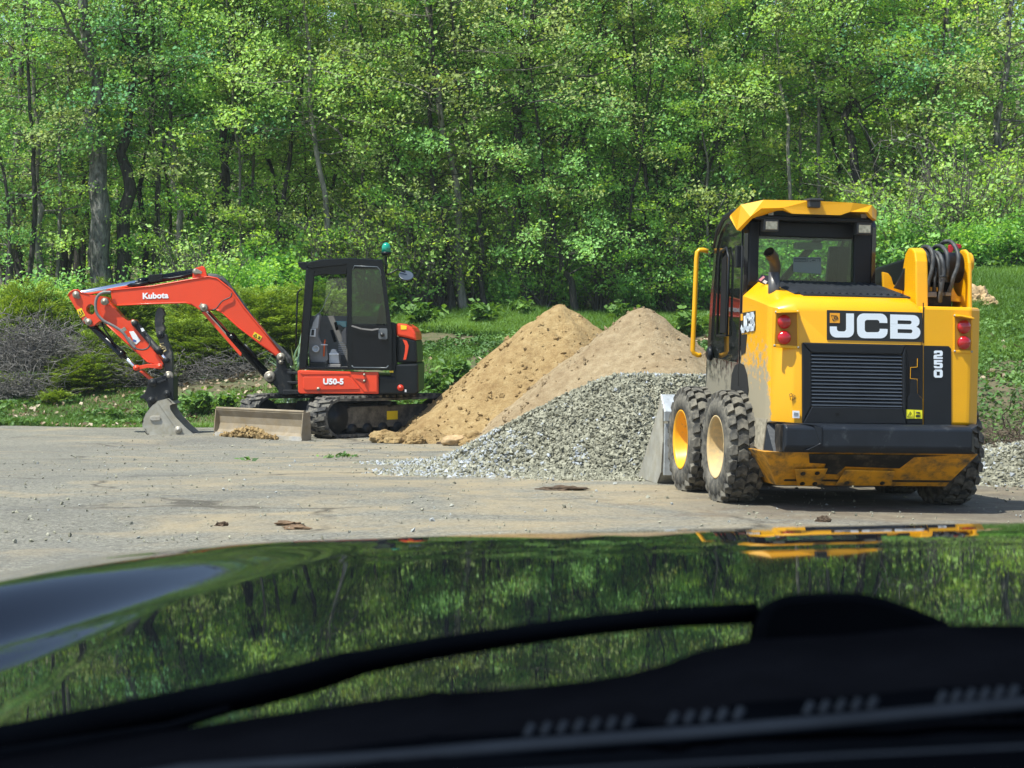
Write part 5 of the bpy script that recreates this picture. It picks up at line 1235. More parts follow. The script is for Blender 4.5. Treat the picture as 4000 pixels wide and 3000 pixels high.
# cowl: its upper lip hides the rear of the bonnet
lip = [(-900,3010,.80),(0,2965,.80),(500,2880,.80),(730,2843,.80),(1000,2800,.80),(1500,2727,.80),(1640,2712,.80),(1690,2698,.80),(1750,2704,.80),(2000,2688,.80),(2300,2658,.80),(2450,2632,.80),(2600,2592,.80),(2720,2545,.80),(2850,2515,.80),(2925,2500,.80),(3300,2480,.80),(3700,2440,.80),(4000,2440,.80),(5200,2440,.80)]
low = [(p[0], p[1]+ (170 if p[0] < 2500 else 240), .72) for p in lip]
cowl = flat('cowl_panel', lip, low, TRIM)
l2 = [(p[0], p[1]+2, p[2]) for p in low]; l3 = [(p[0], 3020+.0*p[0], .66) for p in low]; l4 = [(p[0], 3500, .60) for p in low]
flat('cowl_step', l2, l3, WIPM, parent=cowl); flat('cowl_step', l3, l4, TRIM, parent=cowl)
def cowl_line(x): return 2900 - .078*(x-1800)      # row of slots
mb = MB()
for x in list(range(2080,2500,64)) + list(range(2640,2960,64)) + list(range(3170,3440,62)) + list(range(3690,4000,56)):
    y = cowl_line(x)-40; mb.tube([CP(x, y, .70), CP(x-24, y+50, .695)], .0022, 5)
part('cowl_slots', mb, TRM2, cowl)
top = [(-300,3160,.69),(700,2985,.69),(1500,2930,.69),(2080,2882,.69),(2700,2836,.69),(3300,2785,.69),(4300,2690,.69)]
flat('slot_rail', top, [(a_, b2+34, .685) for a_, b2, c_ in top], TRM2, parent=cowl, th=.003)
# near black edge of the windscreen and dashboard
top = [(-400,3150,.55),(1500,3040,.55),(2500,2985,.55),(3300,2942,.55),(4400,2888,.55)]
flat('windscreen_edge', top, [(a_, b2+14, .548) for a_, b2, c_ in top], TRM2, parent=cowl, th=.003)
flat('windscreen_seal', [(a_, b2+14, .548) for a_, b2, c_ in top], [(a_, b2+700, .50) for a_, b2, c_ in top], WIPM, parent=cowl)
# wiper: arm with blade
wp = empty('wiper', (0,0,0)); wp.parent = car
def band(name, ctr, d, mat=WIPM):
    mb = MB(); pts = []; rs = []
    for x, y, h in ctr: pts.append(CP(x, y, d)); rs.append(h/2*d/F)
    mb.tube(pts, rs, 10); return part(name, mb, mat, wp)
band('wiper_arm', [(-350,2990,150),(0,2905,145),(400,2825,140),(800,2742,136),(1000,2698,134),(1200,2648,130),(1360,2600,118),(1420,2586,100),(1700,2532,90),(2000,2486,84),(2300,2444,84),(2600,2412,86),(2960,2394,86)], .86)
band('wiper_blade', [(-300,2940,60),(300,2810,60),(700,2722,56),(1100,2636,50),(1375,2572,40)], .865)
band('wiper_blade_lower', [(-350,3040,80),(0,2960,78),(400,2892,66),(650,2846,46),(900,2770,36)], .85)
mb = MB(); pv = [(2948,2520),(2960,2440),(2985,2375),(3020,2336),(3100,2318),(3250,2310),(3360,2312),(3450,2330),(3560,2365),(3660,2405),(3740,2440),(3760,2620),(2940,2620)]
mb.prism([CP(x, y, .84) for x, y in pv], (0,.03,-.006)); part('wiper_pivot_cover', mb, WIPM, wp, .004)
# fenders at either side, mostly out of view
mb = MB()
part('fender', MB().prism([(-.975+.0,.2,.95),(-.975,1.42,.90),(-.975,1.40,.60),(-.975,.2,.55)], (-.18,0,0)), PAINT, car, .03)
part('fender', MB().prism([(.975,.2,.98),(.975,1.42,.93),(.975,1.40,.60),(.975,.2,.55)], (.18,0,0)), PAINT, car, .03)
# ------------------------------------------------------------------ vegetation materials
L_BRIGHT = leaf_mat('leaf_bright', (0.170,0.325,0.079), (0.397,0.651,0.140), (0.718,0.850,0.244), .5, gloss=.025)
L_MID = leaf_mat('leaf_mid', (0.131,0.314,0.090), (0.286,0.567,0.144), (0.547,0.850,0.248), .5, gloss=.025)
L_OLIVE = leaf_mat('leaf_olive', (.15,.22,.065), (.33,.44,.13), (.60,.66,.24), .45, gloss=.02)
L_DARK = leaf_mat('leaf_dark', (0.078,0.221,0.109), (0.154,0.398,0.151), (0.286,0.620,0.221), .42, gloss=.02)
L_JUN = leaf_mat('leaf_juniper', (.06,.11,.02), (.16,.26,.035), (.36,.48,.06), .3, gloss=.02)
L_GRASS = leaf_mat('leaf_grass', (.05,.12,.022), (.11,.225,.045), (.20,.35,.08), .4, gloss=.02)
L_COVER = leaf_mat('leaf_cover', (0.047,0.106,0.028), (0.100,0.206,0.050), (0.212,0.362,0.090), .3, gloss=.02)
L_LITTER = leaf_mat('leaf_litter', (.12,.08,.045), (.28,.20,.12), (.50,.42,.32), .05, gloss=.02)
L_YUCCA = leaf_mat('leaf_yucca', (.05,.12,.05), (.11,.20,.10), (.35,.40,.20), .15, gloss=.1)
SUNW = np.array([-.25, -.55, .8])
def sun_leaves(P_, size, rg, spread=.62, stretch=1.4, cup=.25):
    """leaves turned roughly to the light"""
    n = len(P_); nrm = SUNW + rg.normal(size=(n,3))*spread; nrm /= np.linalg.norm(nrm, axis=1)[:,None]
    a = rg.normal(size=(n,3)); a[:,2] -= .6; a -= nrm*(a*nrm).sum(1)[:,None]; a /= np.linalg.norm(a, axis=1)[:,None]
    b_ = np.cross(nrm, a); s = (size*(1+.35*rg.normal(size=n)).clip(.4, 2))[:,None]
    V = np.stack([P_-a*s*stretch, P_-b_*s+nrm*s*cup, P_+a*s*stretch, P_+b_*s+nrm*s*cup], 1).reshape(-1,3)
    return V, np.arange(4*n).reshape(n,4)
def bark(name, c1, c2, sc=14):
    m = bpy.data.materials.new(name); nt, b = nodes(m); g = nt.nodes.new("ShaderNodeTexCoord"); mp = nt.nodes.new("ShaderNodeMapping")
    nt.links.new(g.outputs['Object'], mp.inputs[0]); mp.inputs['Scale'].default_value = (1,1,.22)
    t = tex(nt, sc, 7, .7, vec=mp.outputs[0]); nt.links.new(ramp(nt, t, [(.38,c1),(.62,c2)]), b.inputs['Base Color'])
    b.inputs['Roughness'].default_value = .95; bump(nt, b, t, 1.0, .06); MATS[name] = m; return m
BK_GREY = bark('bark_grey', (.055,.053,.05), (.27,.26,.245)); BK_DARK = bark('bark_dark', (.020,.018,.016), (.085,.078,.07))
BK_PALE = bark('bark_pale', (.12,.11,.095), (.34,.32,.28), 9); TWIG = bark('twig_grey', (.11,.10,.085), (.27,.255,.225), 20)

class Bag:
    """many tubes into one numpy mesh"""
    def __init__(s): s.V = []; s.F = []; s.n = 0
    def tube(s, P_, r, n=5):
        P_ = np.asarray(P_, float); k = len(P_); r = np.broadcast_to(np.asarray(r, float), (k,))
        T = np.gradient(P_, axis=0); T /= np.linalg.norm(T, axis=1)[:,None]+1e-9
        up = np.array([0,0,1.]) if abs(T[0,2]) < .9 else np.array([1.,0,0])
        u = np.cross(T, up); u /= np.linalg.norm(u, axis=1)[:,None]+1e-9; w_ = np.cross(T, u)
        a = np.arange(n)*2*math.pi/n
        V = P_[:,None,:] + (u[:,None,:]*np.cos(a)[None,:,None] + w_[:,None,:]*np.sin(a)[None,:,None])*r[:,None,None]
        i = np.arange(k-1)[:,None]*n+np.arange(n)[None,:]; j = np.arange(k-1)[:,None]*n+(np.arange(n)[None,:]+1) % n
        s.V.append(V.reshape(-1,3)); s.F.append((np.stack([i, j, j+n, i+n], -1).reshape(-1,4))+s.n); s.n += k*n
    def obj(s, name, mat, parent=None): return np_mesh(name, np.concatenate(s.V), np.concatenate(s.F), mat, parent, smooth=True)

def grow(rg, path, r0, crown_lo, spread, nl, leafn=16, sub=5, rise=.45, leaf=.045, top_r=.25, flat=.10):
    """trunk along path; limbs, sub-branches, and leaf clusters along them"""
    bag = Bag(); path = np.asarray(path, float); k = len(path)
    t = np.linspace(0, 1, 14); seg = np.linspace(0, 1, k)
    P_ = np.stack([np.interp(t, seg, path[:,i]) for i in range(3)], 1)
    h = np.linalg.norm(path[-1]-path[0]); P_[1:-1,:2] += rg.normal(size=(12,2))*.008*h*.5
    rr_ = r0*(1-(1-top_r)*t); rr_[0] *= 1.35; bag.tube(P_, rr_, 9)
    L = []; C = []
    for i in range(nl):
        f = crown_lo + (1-crown_lo)*(i+rg.random())/nl
        p0 = np.array([np.interp(f, t, P_[:,q]) for q in range(3)]); az = i*2.4+rg.normal()*.4
        ln = spread*(1-.45*max(0, (f-.45)/.55))*rg.uniform(.6, 1.15); el = rise*rg.uniform(.2, 1.6)
        q = np.linspace(0, 1, 6)[:,None]; d = np.array([math.cos(az), math.sin(az), 0])
        B_ = p0 + d*ln*q + np.array([0,0,1.])*ln*(math.tan(min(el, 1.1))*q - .25*q*q) + np.cumsum(rg.normal(size=(6,3))*.03*ln, axis=0)*(q > 0)
        rb = max(.012, r0*.30*(1-.5*f))*rg.uniform(.6,1.1); bag.tube(B_, rb*(1-.8*q[:,0]), 5)
        for s_ in range(sub):
            g_ = .25+.75*(s_+rg.random())/sub; b0 = np.array([np.interp(g_, q[:,0], B_[:,x]) for x in range(3)])
            a2 = az + rg.choice([-1,1])*rg.uniform(.4, 1.2); l2 = ln*.42*rg.uniform(.5,1.2); q2 = np.linspace(0, 1, 4)[:,None]
            S_ = b0 + np.array([math.cos(a2), math.sin(a2), rg.uniform(-.1,.45)])*l2*q2 + np.cumsum(rg.normal(size=(4,3))*.03, axis=0)*(q2 > 0)
            bag.tube(S_, np.array([.010,.007,.005,.003])*(1+r0*2), 3)
            for c_ in range(4):
                gq = .3+.7*rg.random(); C.append([np.interp(gq, q2[:,0], S_[:,x]) for x in range(3)])
    C = np.array(C); n = len(C)*leafn
    tone = np.repeat(rg.random(len(C)), leafn)
    LP = np.repeat(C, leafn, 0) + rg.normal(size=(n,3))*np.array([.20,.20,flat])*spread/2.2
    return bag, LP, np.clip(.35+.35*(tone-.5)+.45*(rg.random(n)-.35), 0, 1)
def tree(name, rg, path, r0, barkm, leafm, label, cat='tree', group='trees of the wood behind the yard', crown_lo=.36, spread=2.2, nl=24, leafn=15, sub=5, leaf=.0245, clear=0, **kw):
    base = np.array(path[0]); o = empty(name, tuple(base), label=label, cat=cat, group=group)
    bag, LP, tn = grow(rg, np.asarray(path)-base, r0, crown_lo, spread, nl, leafn, sub, leaf=leaf, **kw)
    if clear:
        pz = np.asarray(path, float)-base; tx_ = np.interp(LP[:,2], pz[:,2], pz[:,0]); ty_ = np.interp(LP[:,2], pz[:,2], pz[:,1])
        kp = ~((np.abs(LP[:,0]-tx_) < r0+.22) & (LP[:,1] < ty_+.1) & (rg.random(len(LP)) < clear)); LP, tn = LP[kp], tn[kp]
    bag.obj('trunk', barkm, o)
    V, Fl = sun_leaves(LP, leaf, rg); np_mesh('crown', V, Fl, leafm, o, tint=tn); return o
def copy_tree(o, loc, rz, sc, label=None):
    c = o.copy(); COL.objects.link(c); c.location = loc; c.rotation_euler = (0,0,rz); c.scale = (sc,sc,sc)
    for ch in o.children:
        d = ch.copy(); COL.objects.link(d); d.parent = c
    if label: c['label'] = label
    return c
def W(px, py, Y): p = at(px, py, Y); return (p.x, p.y, p.z)
def gp(px, Y): x = (px-2000)/F*Y; return (x, Y, gz(x, Y)-.1)
def hero(px0, pts, Y0_, wpx, barkm, leafm, label, top=14, **kw):
    """pts: [(px,py)...] rising; continued above the frame"""
    Y = 40.3+(Y0_-40)*.22
    P_ = [gp(px0, Y)] + [W(x, y, Y) for x, y in pts]
    a, b2 = np.array(P_[-2]), np.array(P_[-1]); d = (b2-a)/np.linalg.norm(b2-a); d = d*.6+np.array([0,0,.4]); P_.append(tuple(b2+d*max(1.5, top-b2[2])))
    return tree('tree', rg, P_, wpx/2*Y/F, barkm, leafm, label, clear=.93, **kw)
rg = np.random.default_rng(21)
hero(402, [(398,800),(372,500),(345,250)], 43.5, 96, BK_GREY, L_MID, 'thickest grey furrowed trunk on the left, just behind the folded excavator arm', crown_lo=.68, spread=3.0, nl=26, top=17)
hero(482, [(488,800),(492,560),(505,260)], 44.5, 64, BK_DARK, L_MID, 'dark trunk close beside the right of the thickest grey trunk', crown_lo=.68, spread=3.0, nl=22, top=17)
hero(125, [(122,800),(118,520),(92,60)], 43, 24, BK_DARK, L_OLIVE, 'slender dark trunk near the left edge, leaning left as it rises', spread=2.2, nl=26)
hero(152, [(150,900),(152,740),(135,300)], 45.5, 34, BK_PALE, L_MID, 'pale barked trunk right beside the slender dark one at far left', spread=2.0, nl=18)
hero(700, [(695,760),(680,560),(640,250)], 46, 30, BK_PALE, L_DARK, 'straight pale trunk left of the excavator cab in the shady middle', spread=2.5, nl=24)
hero(560, [(572,700),(590,400),(600,100)], 48, 26, BK_DARK, L_MID, 'thin dark trunk between the big pair and the straight pale trunk', spread=2.2, nl=20)
hero(880, [(870,640),(905,300),(890,-100)], 47, 40, BK_DARK, L_BRIGHT, 'dark trunk above the excavator boom under bright fresh leaves', spread=2.6, nl=26)
hero(1315, [(1272,720),(1225,480),(1185,60)], 42.5, 27, BK_PALE, L_BRIGHT, 'long pale trunk leaning left, rising behind the excavator cab roof', spread=2.6, nl=30, leafn=20)
hero(1060, [(1110,700),(1170,300),(1110,-100)], 45, 22, BK_DARK, L_BRIGHT, 'thin leaning trunk among bright leaves left above the cab', spread=2.4, nl=26)
hero(1770, [(1742,960),(1690,660),(1680,140)], 42.5, 30, BK_DARK, L_OLIVE, 'leaning dark trunk behind the mirror of the excavator', spread=2.4, nl=26)
hero(1815, [(1790,760),(1710,330),(1665,60)], 43.5, 34, BK_PALE, L_OLIVE, 'tall pale trunk with yellowish new leaves left of the golden heap', spread=2.6, nl=28)
hero(1905, [(1880,950),(1830,700),(1800,420)], 43, 24, BK_DARK, L_MID, 'crooked thin trunk behind the golden sand peak', spread=2.0, nl=20)
hero(2065, [(2040,830),(2035,480),(2050,200),(2080,60)], 44, 50, BK_DARK, L_OLIVE, 'stout dark trunk forking high up, above the golden sand heap', spread=2.9, nl=30, top=15)
hero(2265, [(2235,1120),(2190,1040),(2140,800)], 42, 34, BK_DARK, L_MID, 'short stooping dark trunk at the wood edge behind the heaps', spread=1.8, nl=18, top=7)
hero(2500, [(2500,900),(2505,600),(2480,300)], 44.5, 24, BK_DARK, L_MID, 'upright dark trunk straight behind the tan sand heap', spread=2.4, nl=28)
hero(3960, [(3925,700),(3895,540),(3950,180)], 40, 46, BK_GREY, L_OLIVE, 'mottled grey trunk leaning left at the right edge', spread=2.8, nl=28)
hero(3850, [(3838,640),(3825,400)], 41.5, 20, BK_PALE, L_MID, 'thin pale trunk just left of the mottled one at the right edge', spread=2.2, nl=24)
hero(3105, [(3085,520),(3045,280),(3020,40)], 43, 17, BK_PALE, L_BRIGHT, 'very thin pale trunk rising above the loader roof', spread=2.4, nl=30, leafn=20)
hero(3330, [(3330,500),(3300,200)], 45.5, 44, BK_DARK, L_DARK, 'shadowed trunk deep behind the right part of the loader roof', spread=2.6, nl=26)
# multi-stemmed clump behind the tan heap
cl = empty('stem_clump', gp(2575, 42), label='many-stemmed grey clump fanning out behind the tan sand heap', cat='tree')
bag = Bag(); Cc = []
for i in range(17):
    az = rg.uniform(0, 6.28); ln = rg.uniform(2.6, 5.2); sp_x = (i-8)/8*1.5*rg.uniform(.6,1.1); q = np.linspace(0, 1, 9)[:,None]
    P_ = np.array([[math.cos(az)*.15, math.sin(az)*.15, 0]]) + q*np.array([sp_x, math.sin(az)*.8, ln]) + np.array([sp_x*.25,0,0])*q*q + np.cumsum(rg.normal(size=(9,3))*.03, axis=0)
    bag.tube(P_, (.055*rg.uniform(.5,1.2))*(1-.75*q[:,0]), 6)
    for k in range(12):
        f = rg.uniform(.3, 1); p0 = np.array([np.interp(f, q[:,0], P_[:,x]) for x in range(3)]); d = rg.normal(size=3)*.35; d[2] = abs(d[2])
        bag.tube([p0, p0+d*.5, p0+d], [.007,.005,.003], 3); Cc += [p0+d*g_ for g_ in (.5,.8,1)]
bag.obj('trunk', BK_DARK, cl); Cc = np.array(Cc); LP = np.repeat(Cc, 9, 0)+rg.normal(size=(len(Cc)*9,3))*.16
V, Fl = sun_leaves(LP, .030, rg); np_mesh('crown', V, Fl, L_MID, cl, tint=rg.random(len(LP))*.8)

# slender bare-stemmed saplings standing in front
ss = []
for i, (bk_, lf) in enumerate(((BK_DARK, L_MID), (TWIG, L_BRIGHT), (BK_DARK, L_OLIVE))):
    P_ = [(0,0,0),(.25*(i-1)+.1,0,3),(.9*(i-1)+.3,.1,6),(1.4*(i-1)+.6,0,10.5)]
    ss.append(tree('sapling', rg, P_, .045, bk_, lf, 'x', cat='sapling', group='slender saplings at the edge of the wood', crown_lo=.10, spread=1.5, nl=34, leafn=13, sub=4, rise=.7, leaf=.022))
first_ = set()
for i, (px, Y, sc, where) in enumerate([(60,41,1,'left of the slender leaning trunk at far left'),(215,41.5,1.1,'half way to the thick grey trunk from the left edge'),(250,43,1,'a little left of the thick grey trunk'),(590,41.6,1.1,'right of the dark trunk of the pair'),(640,41.8,.95,'left of the straight pale trunk'),
    (790,41.3,1.05,'above the middle of the boom'),(850,42.3,1.1,'above the boom elbow'),(960,41.2,.9,'between the boom elbow and the cab'),(1130,42,1.1,'above the cab front'),(1390,41.2,1,'left of the beacon'),(1560,42,1.05,'right of the beacon'),(1640,41.1,1,'right above the round mirror'),
    (1870,42.2,1.1,'left of the golden peak'),(1990,41.3,1,'left of the stout forked trunk'),(2120,41.6,1.1,'right of the stout forked trunk'),(2330,41.2,1,'above the saddle of the heaps'),(2420,42,1.1,'left of the upright trunk behind the tan heap'),(2700,41.4,1.1,'left of the loader cab'),(2790,42.2,1,'over the left shoulder of the loader roof'),
    (3220,41.5,1.1,'over the rear camera of the loader'),(3470,41.2,1,'right of the loader roof'),(3590,40.6,1.05,'over the hose tower'),(3750,40.4,1.1,'right of the hose tower'),(2880,41.3,1.05,'over the left end of the loader roof'),
    (690,42.9,1.0,'veiling the straight pale trunk'),(1010,42.4,1.05,'close left of the long pale trunk'),(1250,43.2,1.1,'behind the long pale trunk over the cab'),(1480,43.1,1.0,'just right of the green beacon'),(1720,43.0,1.0,'veiling the leaning dark trunk'),(1930,43.3,1.1,'between crooked thin trunk and forked trunk'),
    (2230,42.7,1.1,'high over the stooping short trunk'),(2540,43.4,1.15,'over the many-stemmed clump'),(2620,42.6,1.05,'right of the many-stemmed clump'),(2960,43.0,1.1,'over the middle of the loader roof, left part'),(3100,42.3,1.0,'veiling the very thin pale trunk'),(3330,43.1,1.1,'over the right work lamp'),(3540,42.9,1.1,'left over the hose tower'),(3680,43.1,1.0,'above the red lock of the hose tower'),(3900,42.4,1.0,'left of the mottled right edge trunk'),(2440,40.9,.8,'low in front of the stem clump'),(2780,40.8,.8,'low behind the grab rail')]):
    k = i % 3; x, y, z = gp(px, Y); lab = ('thin dark sapling','thin grey sapling','thin olive sapling')[k]+' '+where
    if k not in first_: o = ss[k]; first_.add(k); o.location = (x,y,z); o.scale = (sc,)*3; o['label'] = lab
    else: copy_tree(ss[k], (x,y,z), rg.uniform(-.4,.4)+(3.14 if rg.random() < .5 else 0), sc, lab)

# fill trees: a few grown once, then copied with their parts
protos = []
for i, (bk_, lf, r0, sp, lo, lean, nl) in enumerate([(BK_DARK,L_BRIGHT,.08,2.3,.12,.8,38),(BK_DARK,L_MID,.11,2.6,.15,-.6,38),(BK_PALE,L_MID,.07,2.0,.10,.4,34),(BK_GREY,L_OLIVE,.10,2.6,.18,-.9,38),(BK_DARK,L_DARK,.13,2.8,.05,.1,46),(BK_DARK,L_BRIGHT,.07,2.1,.10,-.4,36)]):
    h = 12.5; P_ = [(0,0,0),(lean*.3,0,h*.3),(lean*.8,.2,h*.65),(lean,.3,h)]
    protos.append(tree('tree', rg, P_, r0, bk_, lf, 'x', crown_lo=lo, spread=sp, nl=nl, leafn=17, sub=5, flat=.14 if i != 4 else .06))
kinds = ['slender tree with yellow-green leaves', 'green tree with a dark stem', 'young pale-stemmed green tree', 'tree with olive leaves on grey limbs', 'dark evergreen tree', 'light sapling with bright green leaves']
spots = [  # px, Y, kind, scale, where
 (20,42,3,.95,'at far left above the dead brush'),(240,47.5,1,.95,'between the slender left trunk and the thick grey one'),(330,50,5,1.1,'glowing behind the thick grey trunk'),(610,51,4,1.1,'filling the dark gap right of the big trunk pair'),
 (640,43.5,2,.8,'above the excavator arm cylinder'),(800,42.5,0,.72,'above the elbow of the excavator boom'),(960,49,4,1.15,'deep behind the boom'),(1010,43.2,0,1.0,'left of the excavator cab'),
 (1180,47,0,1.1,'high above the excavator cab roof'),(1210,41.8,5,.6,'right behind the cab roof'),(1400,44,2,.95,'between the leaning pale trunk and the green beacon'),(1450,49.5,1,1.15,'deep behind the green beacon'),
 (1530,42.5,3,.8,'right of the green beacon'),(1600,46,0,1.05,'above the round mirror'),(1710,51,4,1.2,'deep behind the leaning dark trunk'),(1960,46.5,3,1.0,'between the pale trunk and the stout forked trunk'),
 (1960,42,2,.62,'low behind the golden sand peak'),(2150,50,4,1.2,'dark and tall right of the forked trunk'),(2180,43.5,5,.9,'between the forked trunk and the heaps'),(2330,45.5,0,1.0,'above the saddle between both sand heaps'),
 (2420,51,4,1.25,'deep above the tan heap'),(2420,42.3,2,.75,'left of the many-stemmed clump'),(2680,43,0,.85,'right of the many-stemmed clump'),(2650,47.5,2,1.1,'above the many-stemmed clump'),
 (2800,44.5,5,1.05,'left above the loader cab'),(2880,49,0,1.15,'high over the left corner of the loader roof'),(2960,42.5,2,.75,'directly behind the loader cab'),(3060,50,4,1.15,'dark behind the thin pale trunk over the loader'),
 (3180,42.6,2,.9,'behind the middle of the loader roof'),(3230,47,3,1.05,'high above the loader roof'),(3400,42.2,5,.75,'behind the right work lamp'),(3450,46,2,1.05,'above the right end of the loader roof'),
 (3560,43.2,3,.9,'left above the hose tower'),(3640,48.5,1,1.1,'deep above the hose tower'),(3700,41.5,2,.78,'right above the hose tower'),(3800,45,0,1.0,'left of the two right-hand trunks'),
 (3920,49,1,1.15,'deep behind the right edge trunks'),(4010,43.5,3,1.1,'cut by the right edge of the picture'),(90,49,1,1.15,'deep behind the far left trunks'),(480,55,5,1.2,'far behind the dark trunk of the big pair'),
 (760,55,1,1.25,'far behind the excavator elbow'),(1080,56,2,1.3,'far behind the cab'),(1330,55,4,1.3,'far behind the beacon'),(1580,56,5,1.3,'far behind the mirror'),(1850,55,1,1.3,'far behind the golden heap'),(2050,57,2,1.3,'far behind the forked trunk'),
 (2270,56,5,1.3,'far behind the saddle of the heaps'),(2550,56,1,1.35,'far behind the stem clump'),(2780,55,3,1.3,'far behind the grab rail of the loader'),(3130,56,1,1.3,'far behind the loader roof'),(3380,55,0,1.3,'far behind the right lamp'),(3560,56,4,1.35,'far behind the hose tower'),(3760,55,2,1.3,'far behind the right bank'),(230,56,4,1.3,'far behind the left shrubs')]
done = set()
for px, Y, k, sc, where in spots:
    Y = Y+3.0 if Y < 48 else Y+1
    x, y, z = gp(px, Y); rz = rg.uniform(-.5, .5)+ (3.14 if rg.random() < .5 else 0); lab = kinds[k]+' '+where
    if k not in done: o = protos[k]; done.add(k); o.location = (x,y,z); o.rotation_euler = (0,0,rz); o.scale = (sc,)*3; o['label'] = lab
    else: copy_tree(protos[k], (x,y,z), rz, sc, lab)
# trees outside the frame at both sides, only seen mirrored in the bonnet
for i, (x, Y, k) in enumerate([(-15,40,1),(-18,44,3),(-14,47,4),(-21,41,0),(16,42,1),(19,45,4),(-13.5,52,2),(17,50,3)]):
    copy_tree(protos[k], (x, Y, gz(x, Y)-.1), i*1.3, 1.1, kinds[k]+(' standing outside the left of the view' if x < 0 else ' standing outside the right of the view'))

# far wood beyond: too dense to count
n = 5200; cx_ = rg.uniform(-36, 36, n); cy_ = rg.uniform(58, 78, n); cz_ = gz(0, 60)+.5+rg.random(n)*(14+.2*(cy_-58)); cz_ = np.maximum(cz_, terrain(cx_, cy_)+.3)
keep = (vnoise(cx_*.30, cz_*.35, 4) > .26); C = np.stack([cx_, cy_, cz_], 1)[keep]
tone = np.repeat(rg.random(len(C)), 20); LP = np.repeat(C, 20, 0)+rg.normal(size=(len(C)*20,3))*np.array([.6,.6,.3])
V, Fl = sun_leaves(LP, .075, rg); far = np_mesh('far_wood', V, Fl, L_BRIGHT, tint=np.clip(.25+.5*tone+.2*rg.random(len(tone)), 0, 1)); tag(far, 'distant mass of green foliage deep in the wood', 'far wood', kind='stuff')
bag = Bag()
for i in range(170):
    x = rg.uniform(-18, 18); y = rg.uniform(47, 72); r_ = rg.uniform(.04, .15); h = rg.uniform(7, 18); lx = rg.normal()*.8; z = gz(x, y)-.2
    q = np.linspace(0, 1, 6)[:,None]; bag.tube(np.array([[x,y,z]])+q*np.array([lx,0,h])+np.cumsum(rg.normal(size=(6,3))*.06, axis=0), r_*(1-.6*q[:,0]), 6)
ft = bag.obj('far_trunks', BK_DARK); tag(ft, 'countless thin dark trunks deep inside the wood', 'far wood', kind='stuff')

# ------------------------------------------------------------------ shrubs at the wood edge
def shrub_mesh(rg, h, w_, stems, leafn, size, name, mat, bk_=TWIG, label='', cat='shrub', group=None, bare=0.0):
    o = empty(name, (0,0,0), label=label, cat=cat, group=group); bag = Bag(); C = []
    for i in range(stems):
        az = rg.uniform(0, 6.28); q = np.linspace(0, 1, 7)[:,None]; ln = h*rg.uniform(.5,1.05); sx_ = w_*rg.uniform(.1,1)
        P_ = q*np.array([math.cos(az)*sx_, math.sin(az)*sx_, ln])+np.array([math.cos(az),math.sin(az),-.3])*.15*q*q+np.cumsum(rg.normal(size=(7,3))*.035*h/2, axis=0)*(q > 0)
        bag.tube(P_, (.008+.007*h)*(1-.75*q[:,0])*rg.uniform(.5,1.1), 4)
        for k in range(9):
            f = rg.uniform(.2, 1); p0 = np.array([np.interp(f, q[:,0], P_[:,x]) for x in range(3)]); d = rg.normal(size=3)*.17*h; d[2] = abs(d[2])*.8
            bag.tube([p0, p0+d*.5+rg.normal(size=3)*.02, p0+d], [.006,.004,.002], 3)
            if rg.random() > bare: C += [p0+d*g_ for g_ in (.45,.75,1)]
    bag.obj('stems', bk_, o)
    if leafn and C:
        C = np.array(C); LP = np.repeat(C, leafn, 0)+rg.normal(size=(len(C)*leafn,3))*size*3.2
        V, Fl = sun_leaves(LP, size, rg); np_mesh('foliage', V, Fl, mat, o, tint=np.clip(np.repeat(rg.random(len(C)), leafn)*.5+rg.random(len(LP))*.45, 0, 1))
    return o
sh = [shrub_mesh(rg, 1.25, .8, 20, 9, .026, 'shrub', L_MID, group='leafy shrubs along the edge of the wood'), shrub_mesh(rg, 1.5, 1.0, 24, 8, .028, 'shrub', L_MID, group='leafy shrubs along the edge of the wood'),
      shrub_mesh(rg, 2.1, 1.0, 40, 4, .022, 'bare_shrub', L_BRIGHT, label='x', group='thin twiggy shrubs along the edge of the wood', bare=.5)]
sk_ = ['low green leafy shrub','mid green bushy shrub','half bare twiggy grey shrub']
sl = [(60,38.5,0,1,'behind the dead brush at the left edge'),(220,39.5,1,.9,'behind the left junipers'),(560,39.8,1,.9,'behind the middle of the boom'),(640,40.5,0,.8,'just right of the dark big trunk'),(770,39.5,2,1,'behind the boom lug'),(930,39.6,0,1.15,'left of the cab behind the juniper'),
 (1080,40.5,1,1.1,'close left of the cab'),(1290,41,2,1.15,'seen through the cab glass'),(1430,40.8,2,1.1,'under the round mirror'),(1560,41.2,1,.8,'right of the excavator at the bank top'),(1630,41,2,1.2,'under the leaning dark trunk'),
 (1720,41.3,2,1.15,'left of the golden peak'),(1850,41.5,2,1.1,'behind the golden peak'),(1980,41.4,1,.8,'right of the golden peak'),(2120,41.5,2,1.1,'above the saddle of the heaps'),(2200,41.8,1,1.0,'beside the stooping trunk'),
 (2350,41.6,2,1.1,'left of the stem clump foot'),(2480,41.3,1,.8,'at the foot of the stem clump'),(2640,41.5,2,1.1,'right of the stem clump foot'),(2740,41,1,.9,'left of the loader grab rail'),(3000,40,1,1.1,'behind the loader rear window'),
 (3300,40,1,1.1,'behind the right cab post'),(3480,39,2,1.2,'between cab and hose tower'),(3540,38.5,1,1.0,'just left of the hose tower'),(3640,38.2,0,.85,'behind the hydraulic hoses'),(3760,38,2,1.2,'behind the yellow pivot boss'),
 (3820,37,0,.85,'pale leaved, right of the pivot boss'),(3900,38.4,2,1.2,'behind the bank boulder'),(3970,37.5,1,.9,'at the right edge above the grass')]
done = set()
